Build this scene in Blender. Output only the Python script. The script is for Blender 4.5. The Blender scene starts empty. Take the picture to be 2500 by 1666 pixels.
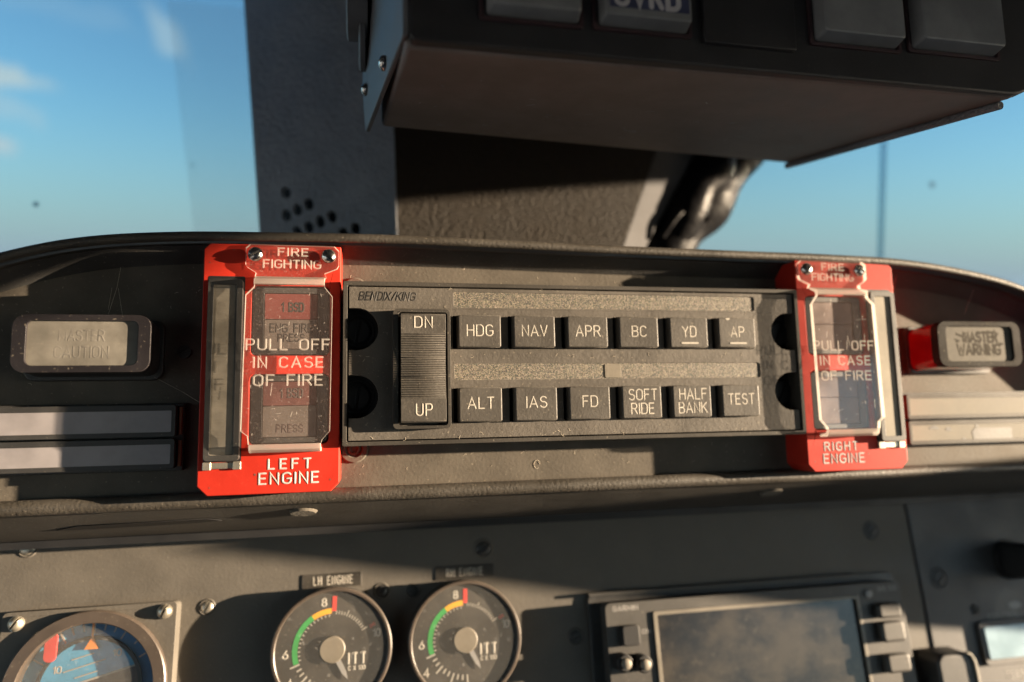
import bpy, bmesh, math, random
from mathutils import Matrix, Vector
from mathutils.geometry import tessellate_polygon
random.seed(7)
PI = math.pi
R = math.radians
MM = 0.001
scene = bpy.context.scene
C = scene.collection

# ------------------------------------------------------------------ frames
# panel frame in millimetres: x to the right, y up the panel, z out of the panel
TILT = R(12.5)
ct, st = math.cos(TILT), math.sin(TILT)
PANEL = Matrix(((1, 0, 0, 0), (0, st, -ct, 0), (0, ct, st, 1.2), (0, 0, 0, 1)))
a8 = R(8.3)
INST = PANEL @ Matrix.Translation((0, -58.4 * MM, -58 * MM)) @ Matrix(((1, 0, 0, 0), (0, math.cos(a8), math.sin(a8), 0), (0, -math.sin(a8), math.cos(a8), 0), (0, 0, 0, 1)))

# ------------------------------------------------------------------ camera
U = Vector((0.97931754, 0.00282193, 0.20230966))
V = Vector((-0.02144349, -0.99282362, 0.11764967))
N = Vector((0.20118981, -0.11955461, -0.97222907))
FPX = 1687.6
rot = Matrix(((U.x, -U.y, -U.z), (V.x, -V.y, -V.z), (N.x, -N.y, -N.z)))
cam_local = Matrix.Translation(Vector((-71.46, -19.69, 219.56)) * MM) @ rot.to_4x4()
cd = bpy.data.cameras.new('camera')
cam = bpy.data.objects.new('camera', cd)
C.objects.link(cam)
cam.matrix_world = PANEL @ cam_local
cd.sensor_width = 36
cd.lens = FPX / 2500 * 36
cd.clip_start = 0.005
cd.clip_end = 5000
cd.dof.use_dof = True
cd.dof.focus_distance = 0.214
cd.dof.aperture_fstop = 5.0
scene.camera = cam

# ------------------------------------------------------------------ sun and sky
sun_panel = Vector((4.1, 0.25, 1.0)).normalized()
sun_dir = (PANEL.to_3x3() @ sun_panel).normalized()
elev = math.asin(sun_dir.z)
azim = math.atan2(sun_dir.x, sun_dir.y)
sl = bpy.data.lights.new('sun', 'SUN')
sl.energy = 5.0
sl.angle = R(0.5)
sl.color = (1.0, 0.78, 0.54)
sun = bpy.data.objects.new('sun', sl)
C.objects.link(sun)
sun.rotation_euler = sun_dir.to_track_quat('Z', 'Y').to_euler()
sun.location = (0.6, -0.5, 1.6)

world = bpy.data.worlds.new('World')
scene.world = world
world.use_nodes = True
wt = world.node_tree
wn, wl = wt.nodes, wt.links
wn.clear()
w_out = wn.new('ShaderNodeOutputWorld')
w_bg = wn.new('ShaderNodeBackground')
w_bg.inputs['Strength'].default_value = 0.10
sky = wn.new('ShaderNodeTexSky')
sky.sky_type = 'NISHITA'
sky.sun_disc = False
sky.sun_elevation = elev
sky.sun_rotation = azim
sky.air_density = 1.0
sky.dust_density = 0.5
sky.ozone_density = 2.2


def wmath(op, a, b=None, c=None):
    n = wn.new('ShaderNodeMath')
    n.operation = op
    for i, v in enumerate((a, b, c)):
        if v is None:
            continue
        if isinstance(v, (int, float)):
            n.inputs[i].default_value = v
        else:
            wl.new(v, n.inputs[i])
    return n.outputs[0]


def px_dir(x, y):
    d = U * 0
    v = Vector((x - 1250, -(y - 833), -FPX))
    return (cam.matrix_world.to_3x3() @ v).normalized()


tc = wn.new('ShaderNodeTexCoord')
cn = wn.new('ShaderNodeTexNoise')
cn.inputs['Scale'].default_value = 30
cn.inputs['Detail'].default_value = 5
wl.new(tc.outputs['Generated'], cn.inputs['Vector'])
sepz = wn.new('ShaderNodeSeparateXYZ')
wl.new(tc.outputs['Generated'], sepz.inputs[0])
hz = wn.new('ShaderNodeMapRange')
hz.interpolation_type = 'SMOOTHSTEP'
wl.new(sepz.outputs['Z'], hz.inputs['Value'])
for k_, v_ in zip(('From Min', 'From Max', 'To Min', 'To Max'), (-.06, .22, .95, 0)):
    hz.inputs[k_].default_value = v_
hm = wn.new('ShaderNodeMix')
hm.data_type = 'RGBA'
wl.new(hz.outputs[0], hm.inputs['Factor'])
wl.new(sky.outputs[0], hm.inputs[6])
hm.inputs[7].default_value = (1.8, 1.84, 2.22, 1)
col = hm.outputs[2]
# small evening clouds, fixed directions in the sky (centre, direction of the long axis, half sizes, opacity)
for (cx, cy), (ax, ay), ra, rb, op in (((-15, 180), (110, 208), .062, .02, 1.0), ((-25, 350), (60, 360), .036, .014, 1.0), ((405, 85), (440, 130), .05, .02, .5),
                                       ((10, 255), (60, 280), .055, .018, .4), ((150, 20), (320, 60), .12, .02, .12)):
    c0 = px_dir(cx, cy)
    a0 = (px_dir(ax, ay) - c0)
    a0 = (a0 - c0 * a0.dot(c0)).normalized()
    b0 = c0.cross(a0)
    sub = wn.new('ShaderNodeVectorMath')
    sub.operation = 'SUBTRACT'
    wl.new(tc.outputs['Generated'], sub.inputs[0])
    sub.inputs[1].default_value = c0
    vals = []
    for axv, rr in ((a0, ra), (b0, rb)):
        dt = wn.new('ShaderNodeVectorMath')
        dt.operation = 'DOT_PRODUCT'
        wl.new(sub.outputs[0], dt.inputs[0])
        dt.inputs[1].default_value = axv
        vals.append(wmath('MULTIPLY', dt.outputs['Value'], 1 / rr))
    r2 = wmath('ADD', wmath('MULTIPLY', vals[0], vals[0]), wmath('MULTIPLY', vals[1], vals[1]))
    nz = wmath('MULTIPLY_ADD', cn.outputs['Fac'], 1.8, -.9)
    rr = wmath('ADD', wmath('SQRT', r2), nz)
    mr = wn.new('ShaderNodeMapRange')
    mr.interpolation_type = 'SMOOTHSTEP'
    wl.new(rr, mr.inputs['Value'])
    mr.inputs['From Min'].default_value = 1.05
    mr.inputs['From Max'].default_value = 0.35
    mr.inputs['To Min'].default_value = 0
    mr.inputs['To Max'].default_value = op
    mx = wn.new('ShaderNodeMix')
    mx.data_type = 'RGBA'
    wl.new(mr.outputs[0], mx.inputs['Factor'])
    wl.new(col, mx.inputs[6])
    mx.inputs[7].default_value = (2.9, 2.7, 2.6, 1)
    col = mx.outputs[2]
wl.new(col, w_bg.inputs['Color'])
wl.new(w_bg.outputs[0], w_out.inputs['Surface'])

scene.view_settings.view_transform = 'Standard'
scene.view_settings.look = 'None'
scene.view_settings.exposure = 2.5
scene.view_settings.gamma = 1
scene.view_settings.use_curve_mapping = False
scene.cycles.max_bounces = 8
scene.cycles.transparent_max_bounces = 16
scene.cycles.caustics_reflective = False
scene.cycles.caustics_refractive = False
scene.cycles.sample_clamp_indirect = 4


# ------------------------------------------------------------------ materials
def newmat(name):
    m = bpy.data.materials.new(name)
    m.use_nodes = True
    nt = m.node_tree
    b = nt.nodes['Principled BSDF']
    return m, nt, b


def noise(nt, scale, detail=2.0, rough=0.5, vec=None, stretch=None):
    tcn = nt.nodes.new('ShaderNodeTexCoord')
    n = nt.nodes.new('ShaderNodeTexNoise')
    n.inputs['Scale'].default_value = scale
    n.inputs['Detail'].default_value = detail
    n.inputs['Roughness'].default_value = rough
    if stretch:
        mp = nt.nodes.new('ShaderNodeMapping')
        mp.inputs['Scale'].default_value = stretch
        nt.links.new(tcn.outputs['Object'], mp.inputs['Vector'])
        nt.links.new(mp.outputs[0], n.inputs['Vector'])
    else:
        nt.links.new(tcn.outputs['Object'], n.inputs['Vector'])
    return n.outputs['Fac']


def ramp(nt, fac, p0, p1, v0=0.0, v1=1.0):
    mr = nt.nodes.new('ShaderNodeMapRange')
    mr.interpolation_type = 'SMOOTHSTEP'
    nt.links.new(fac, mr.inputs['Value'])
    for k, v in zip(('From Min', 'From Max', 'To Min', 'To Max'), (p0, p1, v0, v1)):
        mr.inputs[k].default_value = v
    return mr.outputs[0]


def mixc(nt, fac, a, b):
    mx = nt.nodes.new('ShaderNodeMix')
    mx.data_type = 'RGBA'
    for sock, v in ((mx.inputs['Factor'], fac), (mx.inputs[6], a), (mx.inputs[7], b)):
        if isinstance(v, (int, float)):
            sock.default_value = v
        elif isinstance(v, (tuple, list)):
            sock.default_value = (*v[:3], 1)
        else:
            nt.links.new(v, sock)
    return mx.outputs[2]


def math_n(nt, op, a, b):
    n = nt.nodes.new('ShaderNodeMath')
    n.operation = op
    for i, v in enumerate((a, b)):
        if isinstance(v, (int, float)):
            n.inputs[i].default_value = v
        else:
            nt.links.new(v, n.inputs[i])
    return n.outputs[0]


def plastic(name, base, rough=0.55, grain=1400, depth=0.03, dust=0.25, dustcol=(.30, .26, .20), wear=0.25, spec=0.5, stretch=None, metal=0.0, coat=0.0, sheen=0.0):
    """moulded or painted surface: fine grain relief, wipe marks, and specks of dust"""
    m, nt, b = newmat(name)
    g = noise(nt, grain, 3, 0.6, stretch=stretch)
    big = noise(nt, 60, 4, 0.6)
    sp = noise(nt, 1100, 1, 0.5)
    c1 = mixc(nt, ramp(nt, big, .3, .72), [v * (1 - wear * .5) for v in base], [min(1, v * (1 + wear)) for v in base])
    c2 = mixc(nt, math_n(nt, 'MULTIPLY', ramp(nt, sp, .66, .8), dust), c1, dustcol)
    nt.links.new(c2, b.inputs['Base Color'])
    rg = ramp(nt, big, .25, .8, max(.02, rough - .07), min(1, rough + .1))
    nt.links.new(rg, b.inputs['Roughness'])
    b.inputs['Specular IOR Level'].default_value = spec
    b.inputs['Metallic'].default_value = metal
    b.inputs['Coat Weight'].default_value = coat
    b.inputs['Sheen Weight'].default_value = sheen
    b.inputs['Sheen Roughness'].default_value = .5
    b.inputs['Sheen Tint'].default_value = (1, .93, .82, 1)
    b.inputs['Coat Roughness'].default_value = .12
    bp = nt.nodes.new('ShaderNodeBump')
    bp.inputs['Strength'].default_value = 1.0
    bp.inputs['Distance'].default_value = depth * MM
    nt.links.new(g, bp.inputs['Height'])
    nt.links.new(bp.outputs[0], b.inputs['Normal'])
    return m


def glass_sheet(name, tint=(1, 1, 1), haze=0.03, hazecol=(.8, .78, .74), refl=0.6, specks=0.25, scale=900):
    """thin clear sheet: passes light straight through, mirrors at a slant, carries dust"""
    m, nt, b = newmat(name)
    nt.nodes.remove(b)
    out = nt.nodes['Material Output']
    tr = nt.nodes.new('ShaderNodeBsdfTransparent')
    tr.inputs['Color'].default_value = (*tint, 1)
    gl = nt.nodes.new('ShaderNodeBsdfGlossy')
    gl.inputs['Roughness'].default_value = .08
    gl.inputs['Color'].default_value = (refl, refl, refl, 1)
    lw = nt.nodes.new('ShaderNodeLayerWeight')
    lw.inputs['Blend'].default_value = .5
    f5 = math_n(nt, 'POWER', lw.outputs['Facing'], 5)
    fac = math_n(nt, 'ADD', math_n(nt, 'MULTIPLY', f5, .9), .04)
    m1 = nt.nodes.new('ShaderNodeMixShader')
    nt.links.new(fac, m1.inputs[0])
    nt.links.new(tr.outputs[0], m1.inputs[1])
    nt.links.new(gl.outputs[0], m1.inputs[2])
    df = nt.nodes.new('ShaderNodeBsdfDiffuse')
    df.inputs['Color'].default_value = (*hazecol, 1)
    s = ramp(nt, noise(nt, scale, 2, .6), .63, .76, haze, haze + specks)
    m2 = nt.nodes.new('ShaderNodeMixShader')
    nt.links.new(s, m2.inputs[0])
    nt.links.new(m1.outputs[0], m2.inputs[1])
    nt.links.new(df.outputs[0], m2.inputs[2])
    nt.links.new(m2.outputs[0], out.inputs['Surface'])
    return m


def milky(name, colr=(.85, .8, .74), clear=0.35):
    """polished or frosted edge of clear plastic: glows with the light that travels in it"""
    m, nt, b = newmat(name)
    nt.nodes.remove(b)
    out = nt.nodes['Material Output']
    df = nt.nodes.new('ShaderNodeBsdfDiffuse')
    df.inputs['Color'].default_value = (*colr, 1)
    tl = nt.nodes.new('ShaderNodeBsdfTranslucent')
    tl.inputs['Color'].default_value = (*colr, 1)
    tr = nt.nodes.new('ShaderNodeBsdfTransparent')
    a = nt.nodes.new('ShaderNodeMixShader')
    a.inputs[0].default_value = .5
    nt.links.new(df.outputs[0], a.inputs[1])
    nt.links.new(tl.outputs[0], a.inputs[2])
    c = nt.nodes.new('ShaderNodeMixShader')
    c.inputs[0].default_value = clear
    nt.links.new(a.outputs[0], c.inputs[1])
    nt.links.new(tr.outputs[0], c.inputs[2])
    nt.links.new(c.outputs[0], out.inputs['Surface'])
    return m


def glitter(name):
    m, nt, b = newmat(name)
    tcn = nt.nodes.new('ShaderNodeTexCoord')
    vo = nt.nodes.new('ShaderNodeTexVoronoi')
    vo.inputs['Scale'].default_value = 5000
    nt.links.new(tcn.outputs['Object'], vo.inputs['Vector'])
    sep = nt.nodes.new('ShaderNodeSeparateColor')
    nt.links.new(vo.outputs['Color'], sep.inputs[0])
    c = mixc(nt, ramp(nt, sep.outputs[0], .35, 1.0), (.028, .024, .019), (.42, .36, .27))
    c = mixc(nt, .04, c, vo.outputs['Color'])
    c = mixc(nt, .35, c, (.05, .042, .032))
    nt.links.new(c, b.inputs['Base Color'])
    b.inputs['Roughness'].default_value = .45
    bp = nt.nodes.new('ShaderNodeBump')
    bp.inputs['Strength'].default_value = 1
    bp.inputs['Distance'].default_value = .12 * MM
    nt.links.new(sep.outputs[1], bp.inputs['Height'])
    nt.links.new(bp.outputs[0], b.inputs['Normal'])
    return m


def painted_reflection(name):
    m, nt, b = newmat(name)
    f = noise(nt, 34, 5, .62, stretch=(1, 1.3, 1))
    c = mixc(nt, ramp(nt, f, .38, .66), (.016, .015, .015), (.06, .05, .038))  # soft tan patches put the screen's reflection into the colour
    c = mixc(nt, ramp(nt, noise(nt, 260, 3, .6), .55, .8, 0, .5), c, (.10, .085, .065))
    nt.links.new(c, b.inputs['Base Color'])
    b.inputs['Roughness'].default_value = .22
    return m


M = {
    'panel': plastic('panel_paint', (.09, .079, .065), .65, 900, .1, .4, sheen=.12, spec=.15),
    'hood': plastic('hood_leatherette', (.04, .039, .038), .55, 900, .15, .3),
    'lip': plastic('lip_leatherette', (.05, .044, .036), .5, 1000, .2, .3),
    'skirt': plastic('skirt_paint', (.06, .055, .048), .6, 1000, .05, .25),
    'black': plastic('black_plastic', (.03, .029, .028), .5, 1500, .03, .3),
    'frame': plastic('frame_plastic', (.045, .041, .036), .6, 1300, .06, .5, spec=.2),
    'face': plastic('faceplate_plastic', (.085, .076, .066), .55, 900, .12, .5, sheen=.1, spec=.28),
    'key': plastic('key_plastic', (.066, .06, .053), .5, 1000, .09, .4, sheen=.08, spec=.3),
    'recess': plastic('recess_black', (.007, .007, .008), .6, 1500, .03, .05),
    'ink': plastic('white_ink', (.42, .39, .34), .6, 1500, .01, .1, wear=.1),
    'plate_ink': plastic('silvery_ink', (.42, .41, .40), .4, 900, .05, .1, wear=.3),
    'grey_ink': plastic('grey_ink', (.3, .29, .28), .6, 1500, .01, .1, wear=.1),
    'dark_ink': plastic('dark_ink', (.02, .018, .016), .6, 1500, .01, .05),
    'faded_ink': plastic('faded_ink', (.05, .035, .032), .6, 1500, .01, .05),
    'faint_ink': plastic('worn_ink', (.138, .128, .113), .6, 900, .01, .1, wear=.5),
    'red': plastic('red_paint', (.42, .026, .014), .5, 900, .02, .08, (.7, .2, .12), .15, spec=.18),
    'steel': plastic('bright_steel', (.6, .58, .55), .22, 900, .02, .15, metal=1.0),
    'tin': plastic('dull_tin', (.45, .41, .34), .4, 700, .04, .3, metal=.8),
    'grey_lens': plastic('grey_lens', (.16, .152, .142), .4, 900, .01, .25),
    'pale_lens': plastic('pale_lens', (.19, .178, .152), .6, 900, .01, .2, spec=.12),
    'bar_lens': plastic('bar_lens', (.24, .225, .235), .45, 900, .01, .15, stretch=(.2, 6, 1)),
    'amber_lens': plastic('brushed_lens', (.17, .153, .125), .35, 420, .12, .25, stretch=(.25, 3, 1), wear=.6),
    'legend_red': plastic('legend_red', (.12, .032, .028), .4, 900, .01, .2),
    'legend_grey': plastic('legend_grey', (.09, .075, .067), .4, 900, .01, .2),
    'bright_lens': plastic('bright_lens', (.27, .25, .21), .6, 900, .01, .15, spec=.12),
    'chip': plastic('paint_chip', (.16, .05, .035), .7, 900, .02, .1),
    'legend_rust': plastic('legend_rust', (.09, .038, .034), .4, 900, .01, .25, wear=.5),
    'legend_tan': plastic('legend_tan', (.08, .05, .042), .4, 900, .01, .25, wear=.6),
    'warn_lens': plastic('warning_lens', (.095, .088, .074), .6, 500, .02, .25, spec=.08, wear=.5),
    'caution_lens': plastic('caution_lens', (.15, .14, .122), .5, 500, .02, .25, spec=.3, wear=.5),
    'rim': plastic('dark_rim', (.022, .02, .018), .7, 900, .05, .4, spec=.05),
    'post': plastic('post_texture', (.24, .255, .28), .45, 640, 2.4, .1, wear=.2),  # skylight on the post's flank is put into this paler, bluer colour
    'post_front': plastic('post_front_texture', (.018, .0145, .011), .6, 640, 3.4, .1, wear=.2, spec=.12),  # same post, its front face painted darker than the skylit flank
    'trim': plastic('trim_grey', (.075, .075, .078), .8, 700, .1, .2, spec=.06),
    'rubber': plastic('glossy_rubber', (.006, .006, .007), .4, 160, .8, .02, spec=.045, wear=.1),
    'bare': plastic('blue_grey_paint', (.15, .155, .165), .5, 900, .04, .2),
    'over': plastic('overhead_paint', (.21, .178, .165), .6, 900, .05, .25),
    'over_front': plastic('overhead_front', (.035, .035, .037), .5, 900, .04, .1),
    'over_btn': plastic('overhead_button', (.30, .31, .31), .4, 900, .02, .1),
    'over_blue': plastic('overhead_legend', (.08, .09, .17), .4, 900, .02, .1),
    'pink': plastic('pink_edge', (.06, .034, .038), .5, 900, .02, .1),
    'inst': plastic('instrument_paint', (.088, .079, .067), .65, 900, .08, .25, wear=.15),
    'side': plastic('side_paint', (.06, .06, .062), .6, 900, .04, .2),
    'ring': plastic('gauge_ring', (.06, .047, .038), .4, 900, .03, .2),
    'dial': plastic('dial_black', (.035, .031, .026), .5, 500, .02, .35, wear=.6),
    'green': plastic('green_arc', (.03, .32, .07), .5, 900, .01, .05),
    'yellow': plastic('yellow_arc', (.75, .36, .02), .5, 900, .01, .05),
    'redmark': plastic('red_mark', (.65, .04, .03), .5, 900, .01, .05),
    'hub': plastic('hub_grey', (.17, .15, .12), .5, 900, .02, .2),
    'skyblue': plastic('dial_blue', (.07, .33, .55), .45, 900, .01, .1),
    'deepblue': plastic('dial_deep_blue', (.03, .16, .36), .45, 900, .01, .1),
    'earth': plastic('dial_brown', (.055, .028, .024), .5, 900, .01, .1),
    'orange': plastic('orange_mark', (.8, .25, .04), .5, 900, .01, .05),
    'screen': painted_reflection('mottled_screen'),
    'gps': plastic('navigator_plastic', (.045, .042, .038), .55, 1000, .03, .3),
    'reflected_sky_blue': plastic('display_window', (.30, .42, .5), .2, 900, .01, .1),  # reflected sky is put into the base colour
    'rubyred': plastic('ruby_plastic', (.25, .008, .012), .15, 900, .01, .1, coat=.6),
    'purple_rim': plastic('smoky_rim', (.016, .014, .016), .45, 900, .05, .4, spec=.3),
    'copper': plastic('copper_edge', (.3, .12, .06), .5, 900, .02, .2),
    'glitter': glitter('sparkling_filter'),
    'patch': plastic('pale_patch', (.16, .14, .11), .55, 1400, .05, .3),
    'cover': glass_sheet('clear_cover', haze=.022, hazecol=(.8, .62, .56), specks=.22, scale=1500),
    'edge': milky('cover_edge', (.66, .6, .55)),
    'engrave': milky('engraved_line', (.97, .92, .85), .56),
    'pane': glass_sheet('windscreen_pane', tint=(.53, .645, .69), haze=.0, specks=.0, refl=.5, scale=60),
    'band': milky('pane_reflection', (.8, .82, .85), .9),
    'seal': glass_sheet('pane_seal', tint=(.55, .72, .8), haze=.02, specks=0, refl=.1, scale=60),
    'spot': glass_sheet('dirt_spot', tint=(.6, .66, .7), haze=.02, specks=0, refl=.1, scale=60),
    'lint': plastic('lint', (.55, .48, .38), .8, 900, .01, 0),
    'over_ink': plastic('overhead_ink', (.7, .68, .7), .6, 1500, .01, .1, wear=.1),
    'cabin': plastic('cabin_trim', (.07, .08, .10), .8, 60, .5, .1),
    'ground': plastic('concrete', (.28, .26, .23), .8, 1, 1, .1),
}


# ------------------------------------------------------------------ mesh builder
def rrect(x0, y0, x1, y1, r, n=5):
    pts = []
    for cx, cy, a0 in ((x1 - r, y1 - r, 0), (x0 + r, y1 - r, 90), (x0 + r, y0 + r, 180), (x1 - r, y0 + r, 270)):
        for k in range(n + 1):
            a = R(a0 + 90 * k / n)
            pts.append((cx + r * math.cos(a), cy + r * math.sin(a)))
    return pts


def circ(cx, cy, r, n=40, a0=0.0, a1=360.0):
    full = abs(a1 - a0) >= 359.9
    m = n if full else n + 1
    return [(cx + r * math.cos(R(a0 + (a1 - a0) * k / n)), cy + r * math.sin(R(a0 + (a1 - a0) * k / n))) for k in range(m)]


def area2(p):
    return sum(p[i][0] * p[(i + 1) % len(p)][1] - p[(i + 1) % len(p)][0] * p[i][1] for i in range(len(p)))


class B:
    def __init__(self):
        self.v, self.f, self.mi = [], [], []

    def add(self, vs, fs, mi=0):
        o = len(self.v)
        self.v += [tuple(p) for p in vs]
        for f in fs:
            self.f.append([o + i for i in f])
            self.mi.append(mi)

    def loft(self, loops, caps=(True, True), mi=0, side_mi=None):
        """loops of equal length [(x,y,z)...], counter-clockwise seen from +z, going up in z"""
        n = len(loops[0])
        vs = [p for l in loops for p in l]
        fs = []
        for k in range(len(loops) - 1):
            for i in range(n):
                j = (i + 1) % n
                fs.append((k * n + i, k * n + j, (k + 1) * n + j, (k + 1) * n + i))
        self.add(vs, fs, mi if side_mi is None else side_mi)
        if caps[0]:
            self.add(loops[0][::-1], [tuple(range(n))], mi)
        if caps[1]:
            self.add(loops[-1], [tuple(range(n))], mi)
        return self

    def prism(self, loop, z0, z1, holes=(), mi=0, side_mi=None):
        if area2(loop) < 0:
            loop = loop[::-1]
        if not holes:
            return self.loft([[(x, y, z0) for x, y in loop], [(x, y, z1) for x, y in loop]], mi=mi, side_mi=side_mi)
        hs = [h if area2(h) < 0 else h[::-1] for h in holes]
        polys = [loop] + hs
        flat = [p for q in polys for p in q]
        tris = tessellate_polygon([[Vector((x, y, 0)) for x, y in q] for q in polys])
        top, bot = [], []
        for t in tris:
            a, b, c = (flat[i] for i in t)
            s = (b[0] - a[0]) * (c[1] - a[1]) - (b[1] - a[1]) * (c[0] - a[0])
            t = t if s > 0 else t[::-1]
            top.append(tuple(t))
            bot.append(tuple(t[::-1]))
        n = len(flat)
        self.add([(x, y, z1) for x, y in flat] + [(x, y, z0) for x, y in flat], top + [tuple(i + n for i in t) for t in bot], mi)
        o = 0
        vs = [(x, y, z1) for x, y in flat] + [(x, y, z0) for x, y in flat]
        fs = []
        for q in polys:
            m = len(q)
            for i in range(m):
                j = (i + 1) % m
                fs.append((n + o + i, n + o + j, o + j, o + i))
            o += m
        self.add(vs, fs, mi if side_mi is None else side_mi)
        return self

    def box(self, x0, y0, z0, x1, y1, z1, mi=0):
        return self.prism([(x0, y0), (x1, y0), (x1, y1), (x0, y1)], z0, z1, mi=mi)

    def taper(self, l0, z0, l1, z1, mi=0):
        return self.loft([[(x, y, z0) for x, y in l0], [(x, y, z1) for x, y in l1]], mi=mi)

    def lathe(self, cx, cy, prof, n=40, cap=True):
        """prof: (radius, z) from the bottom outside to the top"""
        return self.loft([[(cx + r * math.cos(2 * PI * k / n), cy + r * math.sin(2 * PI * k / n), z) for k in range(n)] for r, z in prof], caps=(False, cap))

    def ring(self, cx, cy, ro, ri, z0, z1, n=56):
        return self.lathe(cx, cy, [(ro, z0), (ro, z1 - .4), (ro - .4, z1), (ri + .3, z1), (ri, z1 - .3), (ri, z0)], n, cap=False)

    def arcband(self, cx, cy, r0, r1, a0, a1, z0, z1, n=24):
        return self.prism(circ(cx, cy, r1, n, a0, a1) + circ(cx, cy, r0, n, a0, a1)[::-1], z0, z1)

    def seg(self, x0, y0, x1, y1, w, z0, z1):
        d = Vector((x1 - x0, y1 - y0))
        p = Vector((-d.y, d.x)).normalized() * w / 2
        return self.prism([(x0 - p.x, y0 - p.y), (x1 - p.x, y1 - p.y), (x1 + p.x, y1 + p.y), (x0 + p.x, y0 + p.y)], z0, z1)

    def tube(self, pts, r, n=8, mi=0):
        pts = [Vector(p) for p in pts]
        loops = []
        nrm = None
        for i, p in enumerate(pts):
            t = (pts[min(i + 1, len(pts) - 1)] - pts[max(i - 1, 0)]).normalized()
            if nrm is None:
                ref = Vector((0, 0, 1)) if abs(t.z) < .9 else Vector((0, 1, 0))
                nrm = t.cross(ref).normalized()
            nrm = (nrm - t * nrm.dot(t)).normalized()
            bn = t.cross(nrm)
            rr = r[i] if isinstance(r, (list, tuple)) else r
            loops.append([tuple(p + (nrm * math.cos(2 * PI * k / n) + bn * math.sin(2 * PI * k / n)) * rr) for k in range(n)])
        return self.loft(loops, mi=mi)

    def stroke(self, pts, hw, h, z):
        """a line of lettering: bevelled ribbon with mitred bends and blunt rounded ends"""
        P = [Vector(p) for p in pts]
        closed = (P[0] - P[-1]).length < 1e-6
        if closed:
            P = P[:-1]
        m = len(P)
        rows = []
        for i in range(m):
            if closed:
                a, b, c = P[i - 1], P[i], P[(i + 1) % m]
            else:
                a, b, c = P[max(i - 1, 0)], P[i], P[min(i + 1, m - 1)]
            d1 = (b - a).normalized() if (b - a).length > 1e-9 else (c - b).normalized()
            d2 = (c - b).normalized() if (c - b).length > 1e-9 else d1
            n1, n2 = Vector((-d1.y, d1.x)), Vector((-d2.y, d2.x))
            mt = (n1 + n2)
            mt = mt.normalized() if mt.length > 1e-6 else n1
            k = 1 / max(.5, mt.dot(n1))
            rows.append((b, mt * hw * k))
        if not closed:
            d0 = (P[1] - P[0]).normalized()
            d1 = (P[-1] - P[-2]).normalized()
            rows = [(P[0] - d0 * hw * .8, rows[0][1] * .45)] + rows + [(P[-1] + d1 * hw * .8, rows[-1][1] * .45)]
        vs, fs = [], []
        for b, o in rows:
            for s, zz in ((-1, 0), (-.62, h), (.62, h), (1, 0)):
                q = b + o * s
                vs.append((q.x, q.y, z + zz))
        nr = len(rows)
        for i in range(nr if closed else nr - 1):
            j = (i + 1) % nr
            for k in range(3):
                fs.append((i * 4 + k, j * 4 + k, j * 4 + k + 1, i * 4 + k + 1)[::-1])
        if not closed:
            fs.append((0, 1, 2, 3)[::-1])
            e = (nr - 1) * 4
            fs.append((e, e + 1, e + 2, e + 3))
        self.add(vs, fs)

    def build(self, name, mat, parent=None, origin=(0, 0, 0), frame=None, bevel=0.0, seg=2, smooth=True, label=None):
        me = bpy.data.meshes.new(name)
        o = Vector(origin)
        me.from_pydata([tuple((Vector(p) - o) * MM) for p in self.v], [], self.f)
        mats = mat if isinstance(mat, (list, tuple)) else [mat]
        for mm in mats:
            me.materials.append(mm)
        me.polygons.foreach_set('material_index', self.mi)
        bm = bmesh.new()
        bm.from_mesh(me)
        bmesh.ops.remove_doubles(bm, verts=bm.verts, dist=1e-7)
        bmesh.ops.recalc_face_normals(bm, faces=bm.faces) if False else None
        bm.to_mesh(me)
        bm.free()
        me.update()
        if smooth:
            me.polygons.foreach_set('use_smooth', [True] * len(me.polygons))
            me.set_sharp_from_angle(angle=R(38))
        ob = bpy.data.objects.new(name, me)
        C.objects.link(ob)
        if parent is not None:
            ob.parent = parent
        else:
            ob.matrix_world = (frame or PANEL) @ Matrix.Translation(o * MM)
        if bevel:
            md = ob.modifiers.new('bevel', 'BEVEL')
            md.width = bevel * MM
            md.segments = seg
            md.limit_method = 'ANGLE'
            md.angle_limit = R(40)
            md.harden_normals = True
        if label:
            ob['label'] = label
        return ob


def tag(o, label, cat, group=None, kind=None):
    if label:
        o['label'] = label
    if cat:
        o['category'] = cat
    if group:
        o['group'] = group
    if kind:
        o['kind'] = kind
    return o


def thing(name, label, cat, origin, frame=PANEL, group=None):
    o = bpy.data.objects.new(name, None)
    o.empty_display_size = .005
    C.objects.link(o)
    o.matrix_world = frame @ Matrix.Translation(Vector(origin) * MM)
    return tag(o, label, cat, group)


class T:
    """a thing with an origin: its parts are given in frame coordinates"""
    def __init__(self, name, label, cat, origin, frame=PANEL, group=None):
        self.o = Vector(origin)
        self.root = thing(name, label, cat, origin, frame, group)

    def part(self, name, b, mat, parent=None, **k):
        return b.build(name, M[mat] if isinstance(mat, str) else mat, parent or self.root, self.o, **k)


# ------------------------------------------------------------------ stroke lettering
def arc(cx, cy, rx, ry, a0, a1, n=10):
    return [(cx + rx * math.cos(R(a0 + (a1 - a0) * k / n)), cy + ry * math.sin(R(a0 + (a1 - a0) * k / n))) for k in range(n + 1)]


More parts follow.
